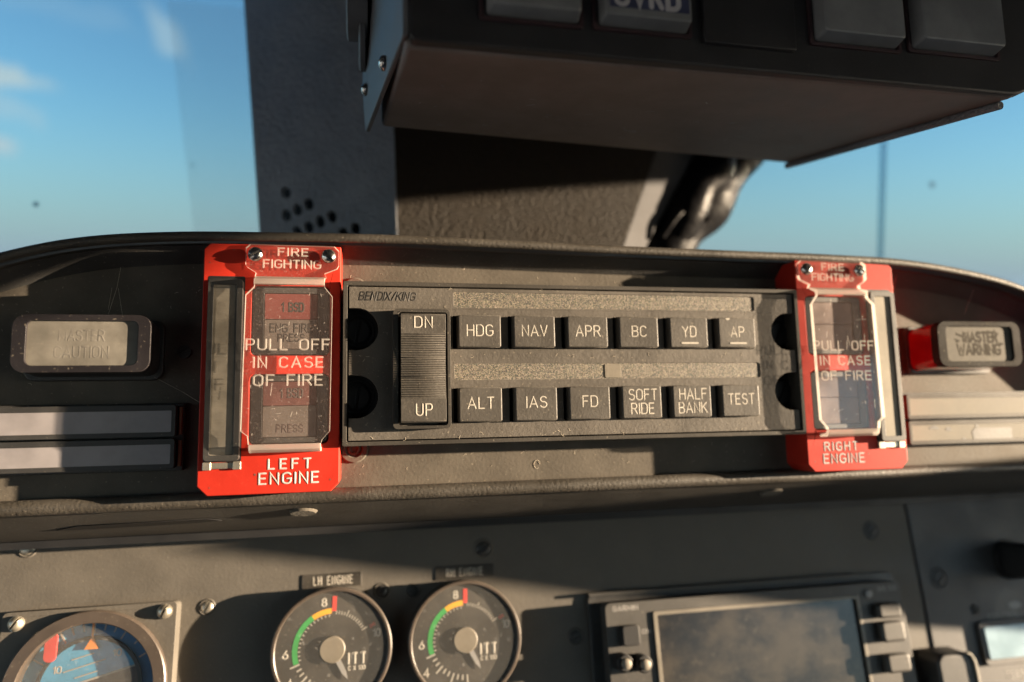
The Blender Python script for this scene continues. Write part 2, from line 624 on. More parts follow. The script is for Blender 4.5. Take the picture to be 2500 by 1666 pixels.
def glyphs():
    g = {}
    r = .2
    oval = arc(.3 - 0, .75, .3, .25, 0, 180) + arc(.3, .25, .3, .25, 180, 360)
    g['A'] = (.66, [[(0, 0), (.33, 1), (.66, 0)], [(.11, .32), (.55, .32)]])
    bow = lambda x, y0, y1: [(0, y1), (x - .2, y1)] + arc(x - .2, (y0 + y1) / 2, .2, (y1 - y0) / 2, 90, -90) + [(0, y0)]
    g['B'] = (.56, [bow(.54, .52, 1)[::1] + [(0, .52)], [(0, 1), (0, 0)] + bow(.56, 0, .52)[::-1][1:-1] + [(0, .52)]])
    g['C'] = (.58, [arc(.29, .74, .29, .26, 20, 180) + arc(.29, .26, .29, .26, 180, 340)])
    g['D'] = (.6, [[(0, 0), (0, 1), (.3, 1)] + arc(.3, .7, .3, .3, 90, 0) + arc(.3, .3, .3, .3, 0, -90) + [(0, 0)]])
    g['E'] = (.5, [[(.5, 1), (0, 1), (0, 0), (.5, 0)], [(0, .52), (.44, .52)]])
    g['F'] = (.5, [[(.5, 1), (0, 1), (0, 0)], [(0, .52), (.43, .52)]])
    g['G'] = (.6, [arc(.3, .74, .3, .26, 20, 180) + arc(.3, .26, .3, .26, 180, 360) + [(.6, .46), (.34, .46)]])
    g['H'] = (.58, [[(0, 0), (0, 1)], [(.58, 0), (.58, 1)], [(0, .52), (.58, .52)]])
    g['I'] = (.0, [[(0, 0), (0, 1)]])
    g['K'] = (.58, [[(0, 0), (0, 1)], [(.55, 1), (0, .42)], [(.2, .62), (.58, 0)]])
    g['L'] = (.48, [[(0, 1), (0, 0), (.48, 0)]])
    g['M'] = (.74, [[(0, 0), (0, 1), (.37, .25), (.74, 1), (.74, 0)]])
    g['N'] = (.58, [[(0, 0), (0, 1), (.58, 0), (.58, 1)]])
    g['O'] = (.6, [oval + [oval[0]]])
    g['P'] = (.55, [[(0, 0), (0, 1), (.33, 1)] + arc(.33, .74, .22, .26, 90, -90) + [(0, .48)]])
    g['R'] = (.58, [[(0, 0), (0, 1), (.33, 1)] + arc(.33, .75, .22, .25, 90, -90) + [(0, .5)], [(.3, .5), (.58, 0)]])
    g['S'] = (.54, [arc(.27, .76, .26, .24, 25, 180, 8) + arc(.27, .76, .26, .25, 180, 265, 5) + arc(.27, .27, .27, .25, 85, 0, 5) + arc(.27, .26, .27, .26, 0, -155, 9)])
    g['T'] = (.56, [[(0, 1), (.56, 1)], [(.28, 1), (.28, 0)]])
    g['U'] = (.58, [[(0, 1), (0, .27)] + arc(.29, .27, .29, .27, 180, 360) + [(.58, 1)]])
    g['V'] = (.62, [[(0, 1), (.31, 0), (.62, 1)]])
    g['W'] = (.86, [[(0, 1), (.2, 0), (.43, .75), (.66, 0), (.86, 1)]])
    g['X'] = (.6, [[(0, 0), (.6, 1)], [(0, 1), (.6, 0)]])
    g['Y'] = (.6, [[(0, 1), (.3, .46), (.6, 1)], [(.3, .46), (.3, 0)]])
    g['/'] = (.4, [[(0, -.05), (.4, 1.05)]])
    g['0'] = g['O']
    g['1'] = (.25, [[(0, .78), (.22, 1), (.22, 0)]])
    g['2'] = (.55, [arc(.27, .73, .27, .27, 170, -20, 9) + [(0, 0), (.55, 0)]])
    g['3'] = (.54, [arc(.26, .76, .25, .24, 150, -80, 9), arc(.26, .26, .28, .26, 80, -150, 9)])
    g['4'] = (.58, [[(.42, 0), (.42, 1), (0, .3), (.58, .3)]])
    g['5'] = (.54, [[(.5, 1), (.06, 1), (.03, .56)] + arc(.26, .31, .28, .31, 120, -150, 10)])
    g['6'] = (.56, [[(.42, 1)] + arc(.28, .3, .28, .3, 150, 510, 18)])
    g['8'] = (.54, [arc(.27, .76, .24, .24, -90, 270, 16), arc(.27, .26, .27, .26, 90, 450, 16)])
    g[' '] = (.35, [])
    return g


G = glyphs()


def text(b, s, x0, x1, y0, y1, z, hw, h=.06, gap=.24, slant=0.0, zs=.004):
    """letters of s filling the box x0..x1, y0..y1 (one line)"""
    W = sum(G[c][0] for c in s) + gap * (len(s) - 1)
    sx = (x1 - x0) / W
    sy = y1 - y0
    x, k = 0.0, 0
    for c in s:
        w, st_ = G[c]
        for p in st_:
            b.stroke([(x0 + (x + px) * sx + slant * py * sy, y0 + py * sy) for px, py in p], hw, h, z + zs * (k % 5))
            k += 1
        x += w + gap
    return b


def slot_screw(r, z0, z1, cx, cy, ang, dome=0.0, slot=.28):
    """screw head with a cut slot: two halves standing on a lower disc"""
    b = B()
    b.lathe(cx, cy, [(r * .98, z0 - .3), (r * .98, z0 + (z1 - z0) * .35)], 28)
    s = r * slot
    a = math.asin(min(.9, s / r)) / PI * 180
    for k in (0, 180):
        rings = 5 if dome else 1
        loops = []
        base = circ(0, 0, 1, 20, a, 180 - a)
        for q in range(rings + 1):
            f = 1 if not dome else math.cos(q / rings * 1.2)
            zz = z0 + (z1 - z0) * (q / rings) if not dome else z0 + (z1 - z0) * (math.sin(q / rings * 1.2) / math.sin(1.2))
            lp = []
            for x, y in base:
                xx, yy = x * r * f, max(y * r * f, s)
                aa = R(k) + ang
                lp.append((cx + xx * math.cos(aa) - yy * math.sin(aa), cy + xx * math.sin(aa) + yy * math.cos(aa), zz))
            loops.append(lp)
        b.loft(loops)
    return b


# ================================================================== SETTING
g = B()
g.box(-300000, -300000, -200, 300000, 300000, 0)
gr = g.build('ground', M['ground'], None, (0, 0, 0), frame=Matrix.Translation((0, 0, -1.3)), smooth=False)
tag(gr, None, None, kind='structure')

W2 = Matrix.Translation((0, 0, 1.2))
b = B()
b.box(-620, -1400, 195, 620, 150, 235)
tag(b.build('cabin_roof', M['cabin'], None, (0, 0, 0), frame=W2), None, None, kind='structure')
b = B()
b.box(-620, -1440, -900, 620, -1400, 235)
tag(b.build('rear_bulkhead', M['cabin'], None, (0, 0, 0), frame=W2), None, None, kind='structure')
for sx in (-1, 1):
    b = B()
    b.box(min(sx * 600, sx * 640), -1400, -900, max(sx * 600, sx * 640), 400, -130)
    tag(b.build('cabin_side', M['cabin'], None, (0, 0, 0), frame=W2), None, None, kind='structure')
b = B()
b.box(-640, -1400, 134, -600, 150, 194)
tag(b.build('window_header', M['cabin'], None, (0, 0, 0), frame=W2), None, None, kind='structure')
b = B()
hd = [(51, 127), (78, 119.6), (172.5, 81), (178, 66), (230, 40), (420, 34), (420, 90), (-40, 210), (-40, 150)]  # unseen header, lower edge shaped to cut off the sun
b.loft([[(600, v, w) for w, v in hd], [(604, v, w) for w, v in hd]])
tag(b.build('window_header', M['cabin'], None, (0, 0, 0)), None, None, kind='structure')  # unseen header, there to cut off the sun
b = B()
shade_outline = [(124, -16.5), (100, -41), (78, -66), (47, -93), (20, -118), (-60, -160), (-60, -30), (60, -14), (98, -12)]  # added slab out of view, shaped to shade the instrument panel
b.loft([[(600, v, w) for w, v in shade_outline], [(640, v, w) for w, v in shade_outline]])
tag(b.build('shade_slab', M['cabin'], None, (0, 0, 0)), None, None, kind='structure')
b = B()
b.box(-620, -1400, -940, 620, 400, -900)
tag(b.build('cabin_floor', M['cabin'], None, (0, 0, 0), frame=W2), None, None, kind='structure')

PZ = -14.5      # face of the glareshield panel

# ================================================================== GLARESHIELD
gs = T('glareshield', 'black textured glareshield with padded curved hood and rolled lower lip', 'glareshield', (0, 0, PZ))
ctl = [(-300, -60), (-262, -22), (-235, 4), (-205, 21), (-181, 30.8), (-158, 37.3), (-132, 40.2), (-100, 41.2), (-59, 41.6), (14, 40.4), (60, 40.0), (96, 39.7), (130, 38.4), (164, 33.6), (184, 27.9), (212, 15), (240, -4), (300, -60)]


def interp(u):
    for i in range(len(ctl) - 1):
        if ctl[i][0] <= u <= ctl[i + 1][0]:
            p0, p1, p2, p3 = (ctl[max(i - 1, 0)], ctl[i], ctl[i + 1], ctl[min(i + 2, len(ctl) - 1)])
            t = (u - p1[0]) / (p2[0] - p1[0])
            m1 = (p2[1] - p0[1]) / (p2[0] - p0[0]) * (p2[0] - p1[0])
            m2 = (p3[1] - p1[1]) / (p3[0] - p1[0]) * (p2[0] - p1[0])
            return (2 * t ** 3 - 3 * t * t + 1) * p1[1] + (t ** 3 - 2 * t * t + t) * m1 + (-2 * t ** 3 + 3 * t * t) * p2[1] + (t ** 3 - t * t) * m2
    return ctl[-1][1]


us = [-300 + 4 * k for k in range(151)]
# hood underside: from the panel out to the lip
LIPZ, LR = -2.0, 1.5
prof = []                                   # (dv from lip centre, z)
for k in range(9):
    a = R(180 + 90 * k / 8)
    prof.append((-5.8 + 4.6 + 4.6 * math.sin(R(-90 + 90 * k / 8)) * 1.0, PZ + .2 + 6.0 * (1 - math.cos(R(90 * k / 8)))))
prof.append((-1.5, LIPZ - 2.6))


def sweep(prof, z_of=None):
    b = B()
    vs, fs = [], []
    n = len(prof)
    for i, u in enumerate(us):
        c = interp(u) - LR
        d = (interp(u + .5) - interp(u - .5)) if -299 < u < 299 else 0
        nx, ny = -d, 1.0
        L = math.hypot(nx, ny)
        nx, ny = nx / L, ny / L
        for dv, z in prof:
            vs.append((u + nx * dv, c + ny * dv, z))
    for i in range(len(us) - 1):
        for k in range(n - 1):
            fs.append((i * n + k, (i + 1) * n + k, (i + 1) * n + k + 1, i * n + k + 1))
    b.add(vs, fs)
    return b


gs.part('hood_underside', sweep(prof), 'hood')
lipprof = [(-LR * math.sin(R(180 * k / 12 - 35 + 90)) * 1.0, LIPZ + LR * math.cos(R(180 * k / 12 - 35 + 90)) * -1.0) for k in range(15)]
lipprof = [(LR * math.sin(R(-115 + 205 * k / 14)), LIPZ + LR * math.cos(R(-115 + 205 * k / 14))) for k in range(15)]
lip = gs.part('hood_lip', sweep(lipprof), 'lip')
gs.part('hood_top', sweep([(LR, LIPZ), (LR + .3, -30), (0, -70), (-3, -140)]), 'hood')
b = B()
b.prism([(-262, -44), (262, -44)] + [(u, interp(u) - LR - 4.5) for u in range(260, -261, -10)], PZ - 3, PZ)
gs.part('panel_face', b, 'panel')
# rolled lower lip and the skirt that runs back to the instruments
b = B()
vs, fs = [], []
pr = []
for k in range(13):
    a = R(100 - 200 * k / 12)
    pr.append((-41.2 + 2.3 * math.sin(a), -11.4 + 2.3 * math.cos(a)))
for i, u in enumerate(us):
    bow = 1.2 * (u / 200.0) ** 2 * .25
    for v, z in pr:
        vs.append((u, v - bow, z))
n = len(pr)
for i in range(len(us) - 1):
    for k in range(n - 1):
        fs.append((i * n + k, i * n + k + 1, (i + 1) * n + k + 1, (i + 1) * n + k))
b.add(vs, fs)
gs.part('lower_lip', b, 'lip')
b = B()
sk = [(-43.3, -12.0), (-46.5, -18.5), (-51, -30), (-54.2, -40), (-55.2, -44.5)]
vs, fs = [], []
for u in (-300, -150, 0, 150, 300):
    for v, z in sk:
        vs.append((u, v - 1.2 * (u / 200.0) ** 2 * .25, z))
n = len(sk)
for i in range(4):
    for k in range(n - 1):
        fs.append((i * n + k, i * n + k + 1, (i + 1) * n + k + 1, (i + 1) * n + k))
b.add(vs, fs)
gs.part('skirt', b, 'skirt')
b = B()
b.box(-300, -58.0, -70, 300, -55.0, -44.8)
gs.part('shadow_gap', b, 'recess')


def skirt_z(v):
    for (v0, z0), (v1, z1) in zip(sk, sk[1:]):
        if v1 <= v <= v0:
            return z0 + (z1 - z0) * (v - v0) / (v1 - v0)
    return -44


for cu, cv in ((-92.3, -46.6), (77, -47.4)):
    zc = skirt_z(cv)
    b = B()
    lp0, lp1 = [], []
    for k in range(28):
        a = 2 * PI * k / 28
        dx, dt = 4.6 * math.cos(a), 4.0 * math.sin(a)
        vv = cv + dt * .36
        zz = zc + dt * .93
        lp0.append((cu + dx, vv - .1, zz - .1))
        lp1.append((cu + dx * .85, vv * .0 + cv + dt * .36 * .85 - .8, zc + dt * .93 * .85 + .35))
    b.loft([lp0, lp1])
    gs.part('fastener', b, 'panel')
b = B()                                       # long slot with a bent edge, left part of the skirt
pts = [(-167, -49.6), (-160, -48.2), (-140, -48.0), (-122, -47.6), (-118, -48.6), (-126, -49.2), (-150, -49.6)]
b.loft([[(x, y - .25, skirt_z(y) + .02) for x, y in pts[::-1]], [(x, y - .45, skirt_z(y) + .25) for x, y in pts[::-1]]])
gs.part('skirt_slot', b, 'recess')
b = B()
b.ring(-76.2, -27.0, 4.6, 2.6, PZ - .2, PZ + .9, 40)
b.ring(-76.2, -27.0, 2.1, 1.0, PZ - .2, PZ + .6, 32)
gs.part('grommet', b, 'panel')
b = B()
b.ring(-76.2, 25.2, 4.6, 2.6, PZ - .2, PZ + .9, 40)
gs.part('grommet', b, 'panel')
for cu, cv in ((-174, 3), (-128.7, 4.8)):
    gs.part('screw', slot_screw(2.1, PZ - .1, PZ + .7, cu, cv, .6), 'black')

# ================================================================== MODE CONTROLLER
mc = T('mode_controller', 'wide grey autopilot mode controller with twelve lettered keys between the red panels', 'autopilot controller', (0, 0, PZ))
outer = rrect(-79.5, -25.8, 79.5, 25.8, .5, 2)
inner = rrect(-78.2, -24.5, 78.2, 24.5, .5, 2)
mc.part('case', B().prism(rrect(-79.2, -25.5, 79.2, 25.5, .5, 2), PZ + .05, -7.2), 'frame')
mc.part('frame', B().prism(outer, -7.3, 0, [inner]), 'frame', bevel=.35)
# faceplate with scalloped screw recesses
FZ = -.7


def scallop_side(s):
    pts = []
    for cy, sgn in ((-10.6, 1), (10.6, 1)):
        pts += [(s * 77.7, cy - 6.6)] + [(s * 75.3 - s * 6.7 * math.sin(R(t)), cy - 6.7 * math.cos(R(t))) for t in range(0, 181, 12)] + [(s * 77.7, cy + 6.7)]
    return pts


right = [(77.7, -24.1)] + scallop_side(1) + [(77.7, 24.1)]
left = [(-77.7, 24.1)] + scallop_side(-1)[::-1] + [(-77.7, -24.1)]
face = right + left
S1 = rrect(-44.6, 17.9, 62.6, 23.0, .7, 3)
S2 = rrect(-44.6, -5.6, 63.4, -.45, .7, 3)
keyx = [-36.55 + 18.15 * k for k in range(6)]
slots = [rrect(x - 8.5, y - 5.5, x + 7.1, y + 5.4, .3, 2) for x in keyx for y in (9.85, -13.7)]
mc.part('faceplate', B().prism(face, -3.0, FZ, [S1, S2] + slots), 'face', bevel=.25)
mc.part('backing', B().box(-78.1, -24.4, -7.19, 78.1, 24.4, -7.05), 'recess')
f1 = mc.part('filter_strip', B().prism(rrect(-44.6, 17.9, 62.6, 23.0, .7, 3), -2.9, FZ - .28), 'glitter')
f2 = mc.part('filter_strip', B().prism(rrect(-44.6, -5.6, 63.4, -.45, .7, 3), -2.9, FZ - .28), 'glitter')
mc.part('pale_patch', B().prism(rrect(6.0, -5.3, 11.8, -.75, .5, 3), FZ - .27, FZ - .1), 'patch', parent=f2, bevel=.08)
for s in (-1, 1):
    for cy in (10.6, -10.6):
        wl_ = B()
        wl_.lathe(s * 75.0, cy, [(5.4, -7.04), (5.2, -6.6), (4.7, -6.6), (4.4, -7.04)], 40, cap=False)
        r_ = mc.part('screw_ring', wl_, 'recess')
        mc.part('screw', slot_screw(3.7, -7.04, -6.0, s * 75.0, cy, R(80 if s < 0 else 60), slot=.12), 'recess', parent=r_, bevel=.15)
bt = B()
text(bt, 'BENDIX/KING', -74.6, -57.2, 20.0, 22.4, FZ - .02, .32, .07, .2, slant=.22)
mc.part('maker_lettering', bt, 'dark_ink')
# rocker
mc.part('rocker_rim', B().prism(rrect(-64.2, -20.9, -46.2, 16.7, 1.4, 4), FZ - .3, 2.4, [rrect(-62.5, -19.9, -47.2, 15.7, .9, 4)]), 'frame', bevel=.6, seg=3)
prf = []
rv0, rv1 = 15.2, -19.0


def rock_z(v):
    t = (v + 1.9) / 17.1
    return 3.1 + 1.1 * min(1.0, abs(v + 1.45) / 9.9) ** 2


prf.append((rv0, .6))
prf.append((rv0 - .25, rock_z(15.2) - .3))
for k in range(6):
    v = 14.6 - (14.6 - 8.6) * k / 5
    prf.append((v, rock_z(v)))
nr = 27
vv0, vv1 = 8.3, -11.2
for k in range(nr):
    p = (vv0 - vv1) / nr
    v = vv0 - p * k
    prf += [(v - .08 * p, rock_z(v) - .45), (v - .4 * p, rock_z(v) - .02), (v - .62 * p, rock_z(v) - .02), (v - .95 * p, rock_z(v) - .45)]
for k in range(6):
    v = -11.6 - (18.5 - 11.6) * k / 5
    prf.append((v, rock_z(v)))
prf.append((rv1 + .1, rock_z(rv1) - .4))
prf.append((rv1, .6))
b = B()
npf = len(prf)
x0, x1 = -61.8, -47.9
b.add([(x0, v, z) for v, z in prf] + [(x1, v, z) for v, z in prf], [(i, i + 1, npf + i + 1, npf + i) for i in range(npf - 1)])
b.add([(x0, v, z) for v, z in prf], [tuple(range(npf))[::-1]])
b.add([(x1, v, z) for v, z in prf], [tuple(range(npf))])
rk = mc.part('rocker', b, 'key')
md = rk.modifiers.new('bevel', 'BEVEL')
md.width = .12 * MM
md.segments = 1
md.limit_method = 'ANGLE'
mc.part('legend', text(B(), 'DN', -57.6, -52.2, 10.6, 14.0, rock_z(12) - .02, .22, .1, .3), 'ink', parent=rk)
mc.part('legend', text(B(), 'UP', -57.2, -52.4, -16.8, -13.3, rock_z(-15) - .02, .22, .1, .3), 'ink', parent=rk)
names = [['HDG', 'NAV', 'APR', 'BC', 'YD', 'AP'], ['ALT', 'IAS', 'FD', 'SOFT RIDE', 'HALF BANK', 'TEST']]
KZ = 1.5
for row, cy in ((0, 9.85), (1, -13.7)):
    for k, nm in enumerate(names[row]):
        cx = keyx[k] + random.uniform(-.08, .08)
        hh = 5.3 if row == 0 else 5.5
        b = B()
        b.taper(rrect(cx - 7.15, cy - hh, cx + 7.0, cy + hh, .5, 3), -2.95, rrect(cx - 6.95, cy - hh + .15, cx + 6.9, cy + hh - .1, .5, 3), KZ)
        kb = mc.part('key', b, 'key', bevel=.42, seg=3)
        bt = B()
        if ' ' in nm:
            a_, b_ = nm.split()
            text(bt, a_, cx - 4.6, cx + 5.2, cy + .75, cy + 4.25, KZ - .02, .2, .06, .24)
            wid = 4.1 if b_ == 'RIDE' else 5.2
            mc.part('legend', bt, 'ink', parent=kb)
            bt = B()
            text(bt, b_, cx - wid + .2, cx + wid - .1, cy - 3.85, cy - .4, KZ - .02, .2, .06, .24)
        else:
            w = {2: 2.45, 3: 4.15, 4: 4.8}[len(nm)]
            if nm in ('BC',):
                w = 2.5
            if nm == 'IAS':
                w = 3.3
            dy = {0: -.0, 1: .25}[row]
            text(bt, nm, cx - w, cx + w, cy - 1.45 + dy, cy + 2.05 + dy, KZ - .02, .2, .06, .26)
        if nm == 'AP':
            bt.prism([(cx - 4.2, cy + 5.0), (cx - 3.9, cy + 4.5), (cx - 3.2, cy + 4.4), (cx - 2.6, cy + 4.8), (cx - 2.7, cy + 5.1)], KZ - .3, KZ + .01)
        if nm in ('YD', 'AP'):
            bt.prism(rrect(cx - 3.0, cy - 3.95, cx + 3.3, cy - 3.4, .25, 3), KZ - .2, KZ + .12)
        mc.part('legend', bt, 'ink', parent=kb)

# ================================================================== FIRE PANELS
PF = -1.5       # front of the red plates


def fire_panel(s, name):
    """s = -1 left, +1 right; the body is mirrored, the writing is not"""
    L = s < 0
    t = T('fire_panel', 'red fire fighting panel with clear cover marked LEFT ENGINE' if L else 'red fire fighting panel with clear cover marked RIGHT ENGINE', 'fire panel', (s * 100.5, 0, PZ), group='red fire fighting panels')

    def mx(pts):
        return [(s * x, y) for x, y in pts]
    plate = mx([(80.3, -36.6), (82.8, -39.2), (118.2, -39.2), (121.0, -36.4), (121.0, 35.2), (119.3, 37.0), (80.3, 37.0)])
    h1 = rrect(*(sorted((s * 83.6, s * 106.9))[0:1]), 2.4, sorted((s * 83.6, s * 106.9))[1], 24.0, 1.6, 4)
    a, c = sorted((s * 83.6, s * 106.9))
    h1 = rrect(a, 2.4, c, 24.0, 1.6, 4)
    h2 = rrect(a, -24.6, c, -3.4, 1.6, 4)
    b = B().prism(plate, PZ + .02, PF, [h1, h2])
    t.part('plate', b, 'red', bevel=.35)
    b = B()
    for x_, y_, r_ in ((104.8, -33.4, .35), (83.0, -35.6, .25), (117.5, -36.8, .2), (119.2, 31.0, .22), (112.4, 35.2, .2)):
        b.prism(circ(s * x_, y_, r_, 12), PF - .1, PF + .04)
    t.part('paint_chips', b, 'chip')['kind'] = 'stuff'
    # lens bar
    a, c = sorted((s * 109.1, s * 119.0))
    z1 = .9
    sl_ = .18 * s
    b = B()
    b.prism(rrect(a - .5, -29.4, c + .3, 26.8, .6, 3), PF - .4, PF + .05)
    t.part('lens_slot', b, 'recess')
    b = B()
    b.prism(rrect(a, -29.0, c, 25.6, 1.1, 4), PF - .3, z1, [rrect(a + 1.6, -27.3, c - 1.7, 23.8, .4, 2)])
    fr = t.part('lens_frame', b, 'black', bevel=.4)
    b = B()
    b.prism(rrect(a + 1.55, -27.35, c - 1.65, 23.85, .4, 2), PF - .2, z1 - .55)
    t.part('lens', b, 'amber_lens' if L else 'bright_lens', parent=fr)
    b = B()
    for q in (a - .4, c - 1.9):
        b.box(q, -31.7, PF - .2, q + 2.3, -29.3, PF + 1.0)
    b.box(a + 1.9, -31.4, PF - .2, c - 1.9, -29.5, PF + .6)
    t.part('clip', b, 'tin', bevel=.2)
    # two push switches behind the cover
    a, c = sorted((s * 84.0, s * 106.5))
    for y0, y1, words in ((2.8, 23.6, ('1 BSD', 'ENG FIRE', 'PRESS')), (-24.2, -3.8, ('1 BSD', 'PRESS', None))):
        b = B()
        b.prism(rrect(a, y0, c, y1, 1.3, 4), PZ + .1, PF - .5, [rrect(a + 3.2, y0 + 1.6, c - 3.2, y1 - 1.7, .4, 2)])
        sw = t.part('switch_bezel', b, 'black', bevel=.3)
        xa, xb = a + 3.3, c - 3.3
        ym = (y0 + y1) / 2 + (.5 if y0 > 0 else 1.0)
        t.part('upper_legend', B().prism(rrect(xa, ym + .05, xb, y1 - 1.8, .3, 2), PF - 3.5, PF - 1.0), ('legend_red' if y0 > 0 else 'legend_rust') if L else 'legend_tan', parent=sw, bevel=.15)
        t.part('lower_legend', B().prism(rrect(xa, y0 + 1.7, xb, ym - .05, .3, 2), PF - 3.5, PF - 1.05), 'legend_grey' if L else 'legend_tan', parent=sw, bevel=.15)
        if L:
            bt = B()
            xm = (xa + xb) / 2
            text(bt, words[0], xm - 2.8, xm + 3.6, ym + 2.6, ym + 5.2, PF - 1.03, .34, .05)
            if words[1] == 'ENG FIRE':
                text(bt, words[1], xm - 6.2, xm + 6.4, ym - 3.9, ym - 1.4, PF - 1.08, .3, .05)
                text(bt, words[2], xm - 3.8, xm + 4.0, ym - 6.8, ym - 4.6, PF - 1.08, .3, .05)
            else:
                text(bt, words[1], xm - 3.8, xm + 4.0, y0 + 3.2, y0 + 5.4, PF - 1.08, .3, .05)
            t.part('legend_text', bt, 'dark_ink' if y0 > 0 else 'faded_ink', parent=sw)
    # clear pull-off cover: screwed tab, step out, raised body, bent bottom lip
    mats = [M['cover'], M['edge']]
    tab = mx([(84.6, 26.6), (85.2, 28.0), (81.5, 29.6), (80.9, 30.6), (80.9, 35.3), (82.3, 36.8), (107.4, 36.8), (108.7, 35.6), (108.7, 30.4), (108.2, 29.6), (105.6, 27.9), (105.9, 26.6)])
    tb = B().prism(tab, PF + .06, PF + 1.5, mi=0, side_mi=1)
    cov = t.part('clear_cover', tb, mats, smooth=False)
    body = mx([(85.0, 23.6), (84.9, 22.9), (82.6, 20.0), (83.0, -20.9), (85.2, -23.4), (85.5, -24.4), (106.1, -24.4), (106.4, -21.9), (108.3, -20.4), (107.8, 20.2), (105.5, 22.6), (105.3, 23.6)])
    bb = B().prism(body, 2.5, 4.0, mi=0, side_mi=1)
    # side rims of the raised body
    t.part('cover_body', bb, mats, parent=cov, smooth=False)
    a, c = sorted((s * 85.0, s * 105.5))
    b = B()
    b.loft([[(a, y, z) for y, z in ((26.7, PF + .1), (26.7, PF + 1.45), (25.2, 4.0), (23.6, 4.0), (23.6, 2.5), (24.6, 2.5))], [(c, y, z) for y, z in ((26.7, PF + .1), (26.7, PF + 1.45), (25.2, 4.0), (23.6, 4.0), (23.6, 2.5), (24.6, 2.5))]])
    t.part('cover_step', b, 'edge', parent=cov)
    a, c = sorted((s * 85.6, s * 106.0))
    b = B()
    pl = ((-24.4, 2.5), (-24.4, 4.0), (-26.0, 3.6), (-26.9, 2.4), (-27.0, PF + .1), (-25.6, PF + .1), (-25.6, 1.9))
    b.loft([[(c, y, z) for y, z in pl], [(a, y, z) for y, z in pl]])
    t.part('cover_lip', b, 'edge', parent=cov, bevel=.2)
    cxm = s * 94.8
    cb = -95.2 if L else 94.0
    for wd_, xa, xb, ya, yb, zz, gp in (('FIRE', cxm - 4.3, cxm + 4.5, 33.4, 35.7, PF + 1.48, .32), ('FIGHTING', cxm - 8.6, cxm + 8.3, 29.5, 31.9, PF + 1.48, .26),
                                        ('PULL OFF', cb - 12.0, cb + 11.8, 3.6, 6.7, 3.98, .3), ('IN CASE', cb - 9.8, cb + 10.0, -1.7, 1.3, 3.98, .34), ('OF FIRE', cb - 9.7, cb + 9.9, -7.1, -4.0, 3.98, .3)):
        bt = text(B(), wd_, xa, xb, ya, yb, zz, .25, .1, gp)
        t.part('engraved_text', bt, 'engrave', parent=cov)
    rb = random.Random(5 if L else 9)
    bs = B()
    for k in range(34):                                  # scratches and chips in the acrylic
        x, y = s * rb.uniform(84.5, 107), rb.uniform(-23, 21)
        aa = rb.choice((R(90), R(80), R(10))) + rb.uniform(-.3, .3)
        ln = rb.choice((.5, .7, 1.0, 1.6, 4.0)) * rb.uniform(.5, 1)
        bs.stroke([(x, y), (x + ln * math.cos(aa), y + ln * math.sin(aa))], .06, .05, 4.0)
    t.part('scratches', bs, 'engrave', parent=cov)['kind'] = 'stuff'
    for cx, ang in ((105.8, .45), (84.0, -.95)):
        t.part('screw', slot_screw(2.25, PF + 1.5, PF + 2.9, s * cx, 33.5, ang * (1 if L else -1), dome=1, slot=.2), 'steel', parent=cov)
    for wd_, xa, xb, ya, yb, gp in ((('LEFT', -101.0, -88.8, -32.0, -28.8, .5), ('ENGINE', -103.6, -86.5, -36.4, -32.9, .34)) if L else
                                    (('RIGHT', 87.2, 100.5, -32.0, -28.8, .4), ('ENGINE', 86.6, 102.8, -36.4, -32.9, .34))):
        t.part('engine_lettering', text(B(), wd_, xa, xb, ya + .15, yb - .25, PF - .03, .29, .12, gp), 'plate_ink')
    return t


fire_panel(-1, 'left')
fire_panel(1, 'right')


